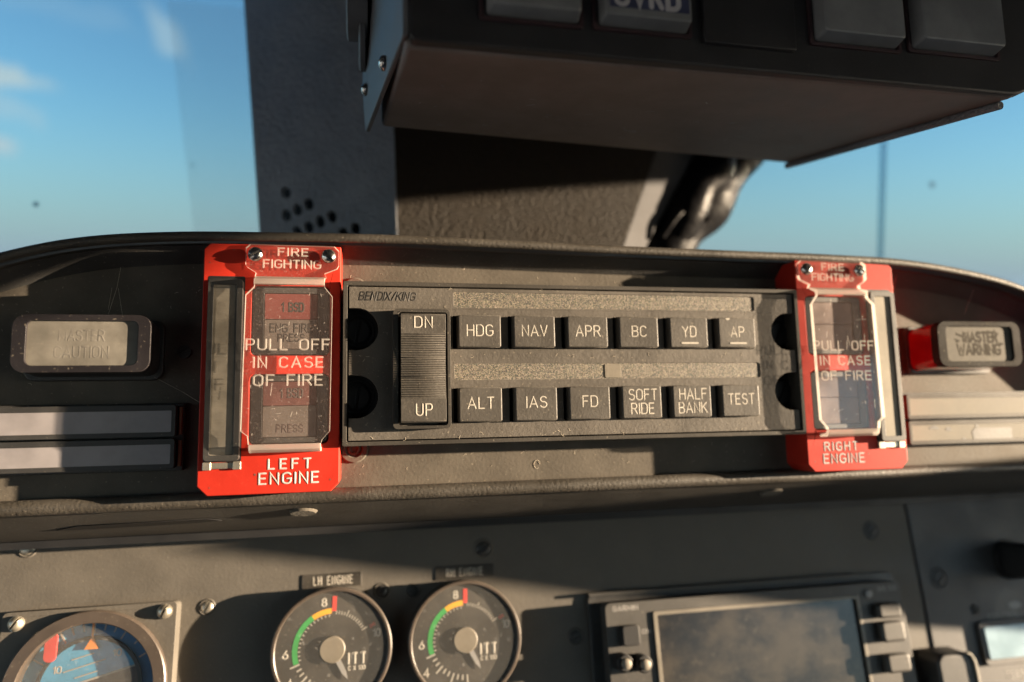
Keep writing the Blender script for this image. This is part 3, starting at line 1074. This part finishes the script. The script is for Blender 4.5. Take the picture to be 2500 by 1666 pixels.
# ================================================================== MASTER LIGHTS
def master_light(s):
    L = s < 0
    t = T('master_light', 'black rectangular caution light with worn grey lens, left of the red panels' if L else 'red-sided rectangular warning light with scratched lens above the pale bars', 'warning light', (s * 153.6, 5.5, PZ), group='master warning and caution lights')
    cx = s * 153.6
    t.part('base', B().prism(rrect(cx - 19.4, -4.2, cx + 19.4, 14.6, 3.2, 6), PZ + .02, PZ + 2.2), 'black', bevel=.5)
    zo = 0.0 if L else 3.5          # the right-hand one stands further out of the panel
    bx = cx
    cx += 0.0 if L else .7
    b = B()
    b.taper(rrect(bx - 18.2, -3.0, bx + 18.2, 13.6, 3.4, 6), PZ + 2, rrect(cx - 18.4, -2.4, cx + 18.4, 14.6, 3.6, 6), -5.5 + zo)
    t.part('body', b, 'black' if L else 'rubyred')
    b = B()
    b.prism(rrect(cx - 18.4, -2.4, cx + 18.4, 14.6, 3.6, 6), -5.5 + zo, -2.0 + zo, [rrect(cx - 14.8, -.4, cx + 15.0 - (0), 12.8, 1.8, 5)])
    t.part('rim', b, 'purple_rim' if L else 'rim', bevel=.6, seg=3)
    b = B()
    b.prism(rrect(cx - 14.8, -.4, cx + 15.0, 12.8, 1.8, 5), -5.6 + zo, -2.8 + zo)
    ln = t.part('lens', b, 'caution_lens' if L else 'warn_lens')
    bt = B()
    if L:
        t.part('legend', text(B(), 'MASTER', cx - 6.5, cx + 5.5, 7.0, 10.0, -2.82, .32, .03, .25), M['faint_ink'], parent=ln)
        text(bt, 'CAUTION', cx - 7.4, cx + 6.8, 2.0, 5.2, -2.82, .32, .03, .25)
        t.part('legend', bt, M['faint_ink'], parent=ln)
    else:
        text(bt, 'MASTER', cx - 6.5, cx + 8.5, 7.0, 10.6, -2.8 + zo, .5, .005, .25)
        text(bt, 'WARNING', cx - 9.6, cx + 9.4, 2.2, 6.0, -2.8 + zo, .5, .005, .25)
        rb = random.Random(3)
        for k in range(26):
            x, y = cx + rb.uniform(-10, 10), rb.uniform(2, 11)
            bt.stroke([(x, y), (x + rb.uniform(-1.6, 1.6), y + rb.uniform(-.8, .8))], rb.uniform(.2, .5), .004, -2.8 + zo)
        t.part('legend', bt, M['worn'], parent=ln)


M['worn'] = plastic('scratched_legend', (.055, .05, .043), .8, 900, .01, .1, wear=.5, spec=.03)
master_light(-1)
master_light(1)

# ================================================================== ANNUNCIATOR BARS
for s in (-1, 1):
    for k, (y0, y1) in enumerate(((-21.6, -12.0), (-31.2, -22.2))):
        L = s < 0
        lab = {(-1, 0): 'upper grey annunciator bar left of the left red panel', (-1, 1): 'lower grey annunciator bar left of the left red panel',
               (1, 0): 'clean pale annunciator bar below the red-sided light, right of the red panel', (1, 1): 'pale annunciator bar with peeling face, lowest on the right'}[(s, k)]
        t = T('annunciator_bar', lab, 'annunciator bar', (s * 180, (y0 + y1) / 2, PZ), group='annunciator bars beside the red panels')
        xa, xb = (s * 129.3, s * 236)
        a, c = min(xa, xb), max(xa, xb)
        z1 = -9.0
        t.part('base', B().box(min(s * 127.6, s * 238), y0 - .8, PZ + .02, max(s * 127.6, s * 238), y1 + .6, PZ + 2.2), 'black', bevel=.3)
        fr = t.part('frame', B().prism(rrect(a, y0, c, y1, .9, 3), PZ + 2, z1, [rrect(a + 1.2, y0 + 1.4, c - 1.2, y1 - 1.7, .25, 2)]), 'black' if L else 'frame', bevel=.45)
        t.part('lens', B().prism(rrect(a + 1.15, y0 + 1.35, c - 1.15, y1 - 1.65, .25, 2), PZ + 2, z1 - .25), 'bar_lens' if L else 'pale_lens', parent=fr, bevel=.1)
        e = s * 128.4
        t.part('end_strip', B().box(e - .35, y0 + .6, PZ + 1.8, e + .35, y1 - .6, PZ + 3.4), 'copper' if L else 'ink')
        if not L and k == 1:
            b = B()
            rb = random.Random(2)
            for cx, cy, rr, sx in ((140.5, -25.0, .9, 2.4), (147, -25.6, .7, 2.0), (153.5, -29.5, .6, 1.2), (160, -24.6, .5, 2.0)):
                b.prism([(cx + rr * sx * math.cos(q * PI / 7) * rb.uniform(.6, 1.2), cy + rr * math.sin(q * PI / 7) * rb.uniform(.5, 1.2)) for q in range(14)], z1 - .3, z1 - .18)
            b.prism([(158, -29.8), (176, -29.8), (176, -25.6), (159, -25.4), (157.4, -27)], z1 - .3, z1 - .17)
            t.part('peeled_patch', b, 'side', parent=fr)

# ================================================================== INSTRUMENT PANEL
ip = T('instrument_panel', 'dusty black instrument panel holding the round gauges and the navigator', 'instrument panel', (0, -40, 0), INST)
AIX, AIY = -163.0, -47.5
ip.part('panel_face', B().box(-300, -170, -3, 165.6, 6, 0), 'inst', bevel=.4)
for cx, cy, r, mt, ang in ((-27.2, -10.2, 3.0, 'black', .5), (-66.6, -23.3, 2.3, 'black', 1.0), (-54.9, -24.0, 2.1, 'black', .2), (-128.0, -24.7, 2.2, 'tin', 1.1), (146.5, -12.1, 3.0, 'side', .7), (7.6, -45.2, 2.6, 'black', .4), (-188, -1.0, 2.6, 'tin', .2)):
    b = B()
    b.ring(cx, cy, r * 1.35, r * 1.0, -.05, .35, 36)
    b.v += []
    sc = ip.part('washer', b, 'side' if mt == 'side' else 'inst')
    ip.part('screw', slot_screw(r, -.1, .8, cx, cy, ang, dome=1, slot=.18), mt, parent=sc)
sp = T('side_panel', 'grey instrument side panel right of the seam, carrying the black knobs', 'instrument panel', (230, -40, 0), INST)
sp.part('panel_face', B().box(166.5, -170, -3, 330, 6, .6), 'side', bevel=.5)
for cx, cy, r, mt, ang in ((175.8, -34.1, 4.0, 'side', .8), (191.0, -48.0, 2.0, 'black', .4)):
    b = B()
    b.ring(cx, cy, r * 1.2, r * .9, .55, 1.0, 36)
    sc = sp.part('washer', b, 'side')
    sp.part('screw', slot_screw(r * .9, .5, 1.4, cx, cy, ang, dome=1, slot=.16), mt, parent=sc)

# ---- attitude indicator
ai = T('attitude_indicator', 'round attitude indicator with blue and brown dial, lower left corner', 'gauge', (AIX, AIY, 0), INST)
hole = circ(AIX, AIY, 25.2, 56)
ai.part('mount_plate', B().prism(rrect(-190.5, -76, -136.6, -21.6, 1.6, 4), 0.02, 6.2, [circ(AIX, AIY, 24.3, 56)]), 'inst', bevel=.5)
ai.part('bezel_ring', B().ring(AIX, AIY, 25.0, 20.9, 3, 8.6), 'ring')
ai.part('outer_scale', B().prism(circ(AIX, AIY, 21.2, 64), 2.0, 3.2), 'skyblue')
b = B()
b.prism([(AIX + 21 * math.cos(R(q)), AIY + 21 * math.sin(R(q))) for q in range(-2, 96, 7)] + [(AIX, AIY)], 3.2, 3.3)
ai.part('dark_sector', b, 'deepblue')
tl = R(14)


def ain(x, y):
    return (AIX + x * math.cos(tl) - y * math.sin(tl), AIY + x * math.sin(tl) + y * math.cos(tl))


up_ = [ain(15.2 * math.cos(R(q)), 15.2 * math.sin(R(q))) for q in range(10, 171, 8)]
dn_ = [ain(15.2 * math.cos(R(q)), 15.2 * math.sin(R(q))) for q in range(170, 371, 8)]
dome_ = ai.part('sky_half', B().prism(up_, 3.4, 4.0), 'skyblue')
ai.part('ground_half', B().prism(dn_ , 3.4, 4.0), 'earth')
ai.part('shadow_ring', B().arcband(AIX, AIY, 15.3, 16.4, -20, 200, 3.3, 4.6, 40), 'recess')
b = B()
for q in (30, 45, 60, 70, 80, 90, 100, 110, 120, 135, 150):
    r0 = 17.0 if q % 30 == 0 else 18.2
    b.seg(AIX + r0 * math.cos(R(q)), AIY + r0 * math.sin(R(q)), AIX + 20.6 * math.cos(R(q)), AIY + 20.6 * math.sin(R(q)), .5, 3.2, 3.45)
for yy, hw in ((10.5, 3.5), (7.5, 6.5), (4.6, 3.5)):
    p, q = ain(-hw, yy), ain(hw, yy)
    b.seg(*p, *q, .4, 3.9, 4.1)
p, q = ain(-14.9, 2.65), ain(14.9, 2.65)
b.seg(*p, *q, .6, 3.9, 4.12)
for yy, hw in ((-2, 3.5), (-5, 6.0)):
    p, q = ain(-hw, yy), ain(hw, yy)
    b.seg(*p, *q, .4, 3.9, 4.1)
text(b, '10', AIX - 11.2, AIX - 8.9, AIY + 5.6, AIY + 7.6, 3.98, .22, .08)
text(b, '10', AIX + 6.8, AIX + 9.1, AIY + 9.6, AIY + 11.6, 3.98, .22, .08)
ai.part('scale_marks', b, 'ink')
b = B()
b.prism(rrect(-177.3, -38.2, -173.4, -29.0, 1.7, 5), 4.6, 5.4)
ai.part('warning_flag', b, 'redmark', bevel=.2)
b = B()
b.prism([(AIX - 2.2, AIY + 12.4), (AIX + 2.2, AIY + 12.4), (AIX + .1, AIY + 16.6)], 4.6, 5.0)
b.box(AIX - .35, AIY + 16, 4.6, AIX + .35, AIY + 20.8, 4.9)
ai.part('bank_pointer', b, 'orange')
for cx, cy, an in ((-186.0, -25.2, 1.0), (-140.4, -24.6, 1.15)):
    ai.part('screw', slot_screw(2.5, 6.1, 8.4, cx, cy, an, dome=1, slot=.16), 'tin')
ai.part('glass', B().prism(circ(AIX, AIY, 21.0, 48), 6.3, 6.8), glass_sheet('dial_glass', haze=.05, specks=.1, scale=700))


# ---- engine gauges
def gauge(cx, cy, side):
    t = T('engine_gauge', 'round ITT gauge under the %s ENGINE placard, green and yellow arcs' % side, 'gauge', (cx, cy, 0), INST, group='round ITT engine gauges')
    t.part('body', B().lathe(cx, cy, [(20.8, 0.02), (20.8, 6.0)], 64), 'black')
    t.part('bezel_ring', B().ring(cx, cy, 20.9, 19.5, 5.9, 8.0, 72), 'ring')
    dl = t.part('dial', B().lathe(cx, cy, [(19.6, 5.9), (19.6, 6.25)], 64), 'dial')
    Z = 6.25
    t.part('green_arc', B().arcband(cx, cy, 12.0, 13.8, 122, 198, Z, Z + .1, 30), 'green', parent=dl)
    t.part('yellow_arc', B().arcband(cx, cy, 12.0, 13.8, 92, 122, Z, Z + .1, 14), 'yellow', parent=dl)
    b = B()
    b.seg(cx + 12.8 * math.cos(R(88)), cy + 12.8 * math.sin(R(88)), cx + 17.8 * math.cos(R(88)), cy + 17.8 * math.sin(R(88)), 1.4, Z, Z + .14)
    b.seg(cx + 14.6 * math.cos(R(27)), cy + 14.6 * math.sin(R(27)), cx + 16.6 * math.cos(R(27)), cy + 16.6 * math.sin(R(27)), 1.1, Z, Z + .14)
    t.part('red_mark', b, 'redmark', parent=dl)
    b = B()
    for q in range(-190, 86, 5):
        aa = 86 - (q + 190) if False else None
    for k in range(0, 13):                       # right-hand scale
        q = 84 - k * 4.6
        lg = 13.8 if k in (4, 12) else 12.9
        b.seg(cx + 11.7 * math.cos(R(q)), cy + 11.7 * math.sin(R(q)), cx + lg * math.cos(R(q)), cy + lg * math.sin(R(q)), .36, Z, Z + .1)
    for k in range(0, 15):                       # inside the green arc
        q = 96 + k * 7
        b.seg(cx + 11.0 * math.cos(R(q)), cy + 11.0 * math.sin(R(q)), cx + 11.8 * math.cos(R(q)), cy + 11.8 * math.sin(R(q)), .36, Z, Z + .1)
    for k in range(0, 10):                       # lower left scale
        q = 200 + k * 8
        lg = 15.2 if k % 3 == 0 else 13.6
        b.seg(cx + 11.8 * math.cos(R(q)), cy + 11.8 * math.sin(R(q)), cx + lg * math.cos(R(q)), cy + lg * math.sin(R(q)), .55, Z, Z + .1)
    text(b, '8', cx - 3.9, cx - 2.4, cy + 14.6, cy + 17.2, Z, .28, .1)
    text(b, '6', cx - 16.9, cx - 15.3, cy - 1.9, cy + .7, Z, .28, .1)
    text(b, '4', cx - 15.4, cx - 13.6, cy - 11.4, cy - 8.8, Z, .28, .1)
    text(b, '2', cx - 7.6, cx - 6.0, cy - 17.0, cy - 14.4, Z, .28, .1)
    text(b, '10', cx + 14.4, cx + 16.6, cy + 3.2, cy + 5.6, Z, .26, .1)
    text(b, 'ITT', cx + 5.6, cx + 11.4, cy - 5.2, cy - 1.9, Z, .42, .1, .6)
    text(b, 'C X 100', cx + 5.6, cx + 11.4, cy - 7.4, cy - 6.1, Z, .16, .1)
    t.part('scale_marks', b, 'ink', parent=dl)
    b = B()
    q = R(-62)
    d = Vector((math.cos(q), math.sin(q)))
    p = Vector((-d.y, d.x))
    c0 = Vector((cx, cy))
    pts = [c0 + p * 1.0, c0 - p * 1.0, c0 + d * 9 - p * .75, c0 + d * 11.4, c0 + d * 9 + p * .75]
    b.prism([tuple(v) for v in pts], Z + .5, Z + .8)
    t.part('pointer', b, 'grey_ink')
    t.part('hub', B().lathe(cx, cy, [(4.5, Z), (4.5, Z + 1.1), (4.2, Z + 1.35)], 40), 'hub')
    t.part('glass', B().lathe(cx, cy, [(19.6, 7.3), (19.6, 7.5)], 48), GG)


GG = glass_sheet('gauge_glass', haze=.05, specks=.12, scale=500)
gauge(-84.0, -41.3, 'LH')
gauge(-36.4, -41.9, 'RH')
for xa, xb, xc, xd, w in ((-95.6, -74.0, -91.4, -77.4, 'LH ENGINE'), (-46.4, -23.6, -42.0, -28.0, 'RH ENGINE')):
    t = T('placard', 'small black placard lettered %s above its round gauge' % w, 'placard', ((xa + xb) / 2, -18.4, 0), INST, group='engine placards')
    y = -18.3 if w[0] == 'L' else -18.4
    t.part('strip', B().prism(rrect(xa, y - 2.5, xb, y + 2.5, .4, 2), .02, .35), 'dial', bevel=.15)
    bt = B()
    text(bt, w, xc, xd, y - 1.4, y + 1.4, .34, .18, .05, .42)
    t.part('lettering', bt, 'ink')

# ---- navigator
nv = T('navigator', 'black moving-map navigator with dark screen, painted reflection and bezel knobs', 'navigator', (82, -75, 0), INST)
nv.part('tray', B().prism(rrect(13.2, -130, 152.2, -29.6, 3, 4), .02, 1.6), 'black', bevel=.4)
nv.part('top_rail', B().box(13.2, -30.6, .3, 134, -29.3, 3.4), 'gps', bevel=.3)
nv.part('face', B().prism(rrect(18.0, -130, 149.5, -33.0, 2.2, 4), 1.5, 8.0, [rrect(38.6, -120, 127.5, -38.2, .6, 3)]), 'gps', bevel=.6)
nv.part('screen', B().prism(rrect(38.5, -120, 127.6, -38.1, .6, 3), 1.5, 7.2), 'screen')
nv.part('screen_trim', B().prism(rrect(37.2, -120.5, 128.6, -37.2, .8, 3), 7.8, 8.7, [rrect(38.8, -119, 127.2, -38.6, .6, 3)]), 'hub', bevel=.25)
for wd_, xa, xb, ya, yb, hw_ in (('GARMIN', 21.2, 31.2, -36.0, -34.3, .18), ('GNS 530', 138.5, 147.5, -36.4, -34.6, .16), ('COM', 32.2, 35.6, -44.8, -43.4, .14)):
    nv.part('lettering', text(B(), wd_, xa, xb, ya, yb, 7.98, hw_, .05, .3), 'grey_ink')
nv.part('power_key', B().prism(circ(133.6, -37.0, 1.6, 24), 7.8, 9.0), 'grey_ink', bevel=.3)
nv.part('rocker_key', B().prism(rrect(23.4, -48.6, 30.4, -41.2, 1.2, 4), 7.8, 10.6), 'recess', bevel=.5)
for cx, cy, r, h in ((22.6, -53.8, 3.1, 13.0), (30.2, -54.8, 3.2, 12.5), (26.4, -66.0, 3.2, 12)):
    kb = nv.part('knob', B().lathe(cx, cy, [(r, 5.2), (r, h), (r - .5, h + .5)], 32), 'recess')
    nv.part('cap', B().lathe(cx, cy, [(r * .6, h), (r * .6, h + 2.0), (r * .4, h + 2.4)], 24), 'hub', parent=kb)
for y0, y1 in ((-46.8, -41.0), (-56.0, -48.0), (-67.6, -60.4), (-80, -72)):
    nv.part('side_key', B().prism(rrect(134.6, y0, 145.6, y1, 1.6, 4), 7.8, 11.6), 'gps', bevel=1.3, seg=3)

# ---- knobs and window on the right-hand side panel
k1 = T('selector_knob', 'square-shouldered black knob at the right edge of the side panel', 'knob', (214, -28.4, 0), INST)
k1.part('skirt', B().lathe(214, -28.4, [(8.6, .6), (8.4, 3), (7.4, 3.6)], 40), 'recess')
k1.part('grip', B().taper(rrect(207.8, -36, 220.4, -21, 2.0, 4), 3.4, rrect(208.6, -35.4, 219.6, -21.6, 2.0, 4), 19), 'recess', bevel=.8)
k2 = T('handle_knob', 'tall black knob with pale strip for its lit edge beside the navigator', 'knob', (166.5, -72, 0), INST)
k2.part('grip', B().taper(rrect(156.5, -90, 176.0, -61.4, 4, 6), .6, rrect(157.5, -88, 174.6, -62.4, 4, 6), 12), 'black', bevel=1.2, seg=3)
k2.part('lit_edge_strip', B().prism([(173.9, -88), (175.2, -88), (175.2, -66), (173.6, -62.7), (171.4, -62.0), (171.4, -63.0), (173.0, -63.6), (173.9, -66.4)], 11.2, 13.0), 'hub', bevel=.3)  # pale colour paints the light caught by the right edge
wd = T('display_window', 'pale blue reflective display window at the right edge', 'display', (212, -61, 0), INST)
wd.part('housing', B().prism(rrect(189.6, -71, 240, -52.8, 2, 4), .62, 2.4), 'side', bevel=.4)
wd.part('window', B().prism(rrect(191.6, -68.4, 238, -55.2, .8, 3), 2.3, 2.9), 'reflected_sky_blue', bevel=.2)
for wd_, xa, xb, ya, yb in (('CONTROLLER', 197.0, 221, -52.6, -50.6), ('TEST', 200.0, 208.5, -77, -74.4)):
    wd.part('lettering', text(B(), wd_, xa, xb, ya, yb, .62, .22, .06, .3), 'grey_ink')
wd.part('arch', B().prism([(200, -52.4)] + circ(212, -52.4, 12, 20, 180, 0)[1:-1] + [(224, -52.4)], .55, .61), 'black')
wd.part('arch_dot', B().prism([(212 + 3.4 * math.cos(R(q)), -47.6 + 1.6 * math.sin(R(q))) for q in range(0, 360, 20)], .6, .9), 'grey_ink')

# ================================================================== OVERHEAD PANEL
oh = T('overhead_panel', 'dark overhead switch panel with bare brown underside and side plate', 'overhead panel', (20, 78, 20))
fl, frt, brt, bl = (-62.8, 73.9, 55), (118.6, 73.9, 57.0), (104.6, 88.3, -35.9), (-67.6, 85.6, -19.1)
H = 60
b = B()
top = [(p[0], p[1] + H, p[2]) for p in (fl, frt, brt, bl)]
# underside and body
q0 = [fl, frt, brt, bl]
b.add(q0 + top, [(0, 3, 2, 1), (0, 1, 5, 4), (1, 2, 6, 5), (2, 3, 7, 6), (3, 0, 4, 7), (4, 5, 6, 7)])
oh.part('housing', b, 'over', bevel=1.6, seg=4)
b = B()
ro = random.Random(21)
pn_ = (Vector(frt) - Vector(fl)).cross(Vector(bl) - Vector(fl)).normalized()
if pn_.y > 0:
    pn_ = -pn_
for k in range(60):
    fu, fv = ro.uniform(.05, .92), ro.uniform(.08, .97) ** .6
    p = (Vector(fl) * (1 - fu) + Vector(frt) * fu) * (1 - fv) + (Vector(bl) * (1 - fu) + Vector(brt) * fu) * fv
    p2 = p + Vector((ro.uniform(-2.6, 2.6), 0, 0)) + (Vector(bl) - Vector(fl)).normalized() * ro.uniform(-1.2, 1.2)
    b.tube([tuple(p + pn_ * .06), tuple(p2 + pn_ * .06)], ro.uniform(.05, .13), 4)
oh.part('scuffs', b, 'over_btn')['kind'] = 'stuff'
b = B()
b.prism([(-62, 75.8), (-60.8, 74.6), (116, 74.4), (119, 74.9), (127, 78.6), (140, 85.5), (140, 133), (-62, 133)], 54.6, 58.0)
oh.part('front_plate', b, 'over_front', bevel=1.0, seg=3)
b = B()
e0, e1 = Vector((117.2, 73.4, 53)), Vector((104.0, 87.4, -36.4))
b.tube([tuple(e0 + (e1 - e0) * k / 6) for k in range(7)], 1.25, 10)
oh.part('edge_trim', b, 'post')
# side plate
b = B()
sp_o = [(-62.0, 76.0, 57.5), (-71.4, 83.0, -18.6), (-72.6, 100.0, -22), (-72.6, 140, -22), (-62.0, 140, 57.5)]
sp_i = [(x - 1.6, y, z) for x, y, z in sp_o]
b.loft([sp_o, sp_i])
oh.part('side_plate', b, 'bare', bevel=.5)
for y, z, ax in ((84.0, 28.0, 0), (96.5, -14.0, 0)):
    x = -63.9 - (57.5 - z) / 79.5 * 10.2
    s_ = slot_screw(2.2, 0, 1.5, 0, 0, .2, dome=1, slot=.16)
    s_.v = [(x - p[2] + .1, y + p[1], z + p[0]) for p in s_.v]
    s_.f = [f[::-1] for f in s_.f] if False else s_.f
    oh.part('screw', s_, 'steel')
for y, z, r, d in ((123, -8, 11, 7), (117, -14, 12.5, 2.2)):
    s_ = B().lathe(0, 0, [(r, 0), (r, d - .6), (r - .8, d)], 40)
    x = -63.9 - (57.5 - z) / 79.5 * 10.2
    s_.v = [(x - p[2], y + p[1], z + p[0]) for p in s_.v]
    oh.part('side_knob', s_, 'bare')
for xa, xb, yb, word in ((-44.5, -17.2, 83.6, 'blank'), (-14.6, 13.2, 83.8, 'blue'), (49.0, 78.5, 85.6, 'grey'), (80.8, 112.5, 86.4, 'grey')):
    b = B()
    b.prism(rrect(xa, yb - 2.2, xb, yb + 30, .8, 3), 57.8, 58.8, [rrect(xa + .9, yb - 1.3, xb - .9, yb + 29, .8, 3)])
    fr = oh.part('switch_frame', b, 'pink', bevel=.2)
    xm0, xm1 = xa + 1.8, xb - 1.0
    b = B()
    b.taper(rrect(xm0, yb - .6, xm1, yb + 24, 1, 4), 57.5, rrect(xm0 + .6, yb + .2, xm1 - .6, yb + 24, 1, 4), 62.5)
    kb = oh.part('push_button', b, 'over_btn', bevel=.5)
    if word == 'blue':
        oh.part('legend_plate', B().prism(rrect(xm0 + 1.6, yb + 2.2, xm1 - 1.4, yb + 23, .3, 2), 62.45, 62.6), 'over_blue', parent=kb)
        bt = B()
        text(bt, 'OVRD', -9.4, 7.8, yb + 3.0, yb + 8.6, 62.58, .75, .08, .34)
        oh.part('legend', bt, 'over_ink', parent=kb)
oh.part('blank_plate', B().prism(rrect(16.4, 80.6, 44, 112, .8, 3), 57.8, 59.6), 'over_front', bevel=.4)

# ================================================================== CENTRE POST
cp = T('centre_post', 'grey textured windscreen centre post with a cluster of round vent holes', 'post', (-30, 60, -95))
# plan: left flank recedes from the front edge, front face parallel to the panel
FE = (-62.0, -80.0)
LE = (-124.0, -108.0)
RE = (40.0, -86.0)
b = B()
y0, y1 = 0, 200


def lean(x, z, y):
    return (x - .028 * (y - 62), y, z - .05 * (y - 62))


vs = []
holes3 = []
dirl = Vector((FE[0] - LE[0], FE[1] - LE[1]))
Ll = dirl.length
dirl.normalize()
# flank built in its own plane (s along, y up) with real holes through it
hole_at = [(.252, 87.7), (.419, 81.0), (.336, 78.9), (.254, 76.8), (.585, 74.2), (.501, 72.3), (.417, 70.2), (.331, 68.3), (.75, 67.6), (.664, 65.9), (.58, 63.9), (.495, 61.9)]
outl = [(.125 * Ll, y0), (1.04 * Ll, y0), (1.04 * Ll, y1), (-.087 * Ll, y1)]
hs = [[(f * Ll + 2.3 * math.cos(R(q)) - .5 * math.sin(R(q)), yy + 2.9 * math.sin(R(q))) for q in range(0, 360, 18)] for f, yy in hole_at]
fb = B().prism(outl, -2.0, 0, hs)
nl = Vector((dirl.y, -dirl.x)) * -1
fb.v = [lean(LE[0] + dirl.x * s_ + nl.x * d_, LE[1] + dirl.y * s_ + nl.y * d_, yy) for s_, yy, d_ in fb.v]
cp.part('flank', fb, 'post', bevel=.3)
b = B()
def pquad(y):
    a_ = lean(FE[0] + 2.3, FE[1] + 1.0, y)
    z_ = a_[2]
    xr = 48.0 + .41 * (y - 64)
    return [a_, (xr, y, z_ - 6), (xr, y, z_ - 70), (a_[0] + 6, y, z_ - 70)]


b.loft([pquad(y0), pquad(y1)])
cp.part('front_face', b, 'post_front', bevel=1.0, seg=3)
b = B()
inn = [(LE[0] + 10, LE[1] - 8), (FE[0] - 2, FE[1] - 10), (FE[0] - 2, -150), (LE[0] + 10, -150)]
b.loft([[lean(x, z, y0) for x, z in inn], [lean(x, z, y1) for x, z in inn]])
cp.part('inner_duct', b, 'recess')
# slanted trim strip on the right of the post
b = B()
tr0, tr1 = [], []
for k in range(9):
    y = 40 + 90 * k / 8
    x = 47.5 + (y - 64) * .41
    tr0.append((x, y))
lo = [[(x, y, -85 - .05 * (y - 62)), (x + 14 + (y - 64) * .18, y, -93 - .05 * (y - 62)), (x + 15 + (y - 64) * .18, y, -112), (x, y, -108)] for x, y in tr0]
b.loft(lo)
cp.part('trim_strip', b, 'trim', bevel=.6)
# black boot
bo = T('rubber_boot', 'glossy black rubber boot bulging from the right side of the post', 'boot', (70, 80, -105))
b = B()
for (p, r) in (([(68, 45, -110), (77, 66, -108), (86, 79, -107), (99, 94, -108), (112, 112, -110), (126, 132, -112)], [13, 16, 14, 18, 15.5, 19]),
               ([(76, 62, -104), (86, 84, -98), (93, 97, -97), (102, 108, -98), (108, 122, -100)], [8, 11, 10, 12, 10])):
    pts, rad = [], []
    for i in range(len(p) - 1):
        for k in range(6):
            f = k / 6
            f2 = (1 - math.cos(f * PI)) / 2
            pts.append(tuple(Vector(p[i]).lerp(Vector(p[i + 1]), f)))
            rad.append(r[i] + (r[i + 1] - r[i]) * f2)
    b.tube(pts, rad, 24)
bt_ = b.build('bellows', M['rubber'], bo.root, bo.o)
b = B()
pp = []
for k in range(25):
    f = k / 24
    pp.append((70 + 26 * f, 70 + 10 * math.sin(f * 3.0) + 8 * f, -91 + 2 * math.sin(f * 6)))
b.tube(pp, 1.6, 10)
bo.part('strap', b, 'rubber')

# ================================================================== WINDSCREEN
for s in (-1, 1):
    L = s < 0
    t = T('windscreen', 'left windscreen pane with a paler reflection band along the post' if L else 'right windscreen pane with a thin blue sealing line', 'windscreen', (s * 260, 120, -165))
    xa, xb = (-560, -118) if L else (50, 640)
    ZW = -150
    b = B()
    b.prism([(xa, -60), (xb, -60), (xb, 320), (xa, 320)], ZW - 4, ZW)
    pn = t.part('pane', b, 'pane', smooth=False)
    if L:
        b = B()
        b.prism([(-140, -60), (-118.2, -60), (-118.2, 205), (-176, 205)], ZW + .3, ZW + .9)  # milky sheet stands in for a reflection in the glass
        t.part('reflection_band', b, 'band', parent=pn, smooth=False)
    else:
        b = B()
        b.prism([(222.5, -60), (227.0, -60), (261, 205), (256.5, 205)], ZW + .3, ZW + .9)
        t.part('sealing_line', b, 'seal', parent=pn, smooth=False)
    for cx, cy, r in (((-232, 92, 1.5), (-161, 116, .8)) if L else ((286, 128, 2.2),)):
        t.part('dirt_spot', B().prism(circ(cx, cy, r, 18), ZW + .3, ZW + .5), 'spot', parent=pn, smooth=False)

# ================================================================== LINT
rl = random.Random(11)
b = B()


def fibre(x, y, z, ln, r=.035):
    a = rl.uniform(0, 2 * PI)
    cv = rl.uniform(-2.5, 2.5)
    pts = []
    px, py = x, y
    for k in range(8):
        pts.append((px, py, z + .05 + .05 * math.sin(k)))
        a += cv / 8
        px += ln / 8 * math.cos(a)
        py += ln / 8 * math.sin(a)
    b.tube(pts, r, 4)


for k in range(50):
    fibre(rl.uniform(-76, 70), rl.choice((24.0, -22.8, -23.4, 17.2, 2.4, 1.6)) + rl.uniform(-.5, .5), FZ + .02, rl.uniform(.5, 1.6))
for k in range(40):
    fibre(rl.uniform(-79, 75), rl.choice((rl.uniform(-37.5, -29), rl.uniform(29, 35))), PZ + .02, rl.uniform(.4, 1.6))
for k in range(24):
    fibre(rl.uniform(-200, -125), rl.uniform(-8, 26), PZ + .02, rl.uniform(.4, 1.5))
b.tube([(-151.5, 15, PZ + .3), (-149, 25, PZ + .4), (-147.5, 36, PZ + .5)], .04, 4)
b.tube([(-151.2, 18, PZ + .3), (-150.4, 25, PZ + .4)], .035, 4)
b.tube([(-147.0, 16, PZ + .3), (-148.6, 25, PZ + .4)], .035, 4)
b.tube([(-135.5, -3.5, -8), (-128, -8.0, -11), (-121.5, -11.5, -4)], .035, 4)
b.tube([(129, 20, PZ + .6), (129.5, 34, -9)], .06, 4)
b.tube([(164, 20, PZ + .6), (164.5, 29, -9)], .05, 4)
b.tube([(-15.0 + 1.0 * math.cos(q * .6), -34.0 + 1.4 * math.sin(q * .6), PZ + .1) for q in range(10)], .07, 5)
li = b.build('lint', M['lint'], None, (0, 0, PZ))
tag(li, 'pale lint fibres and hairs strewn over the black panel', 'lint', kind='stuff')
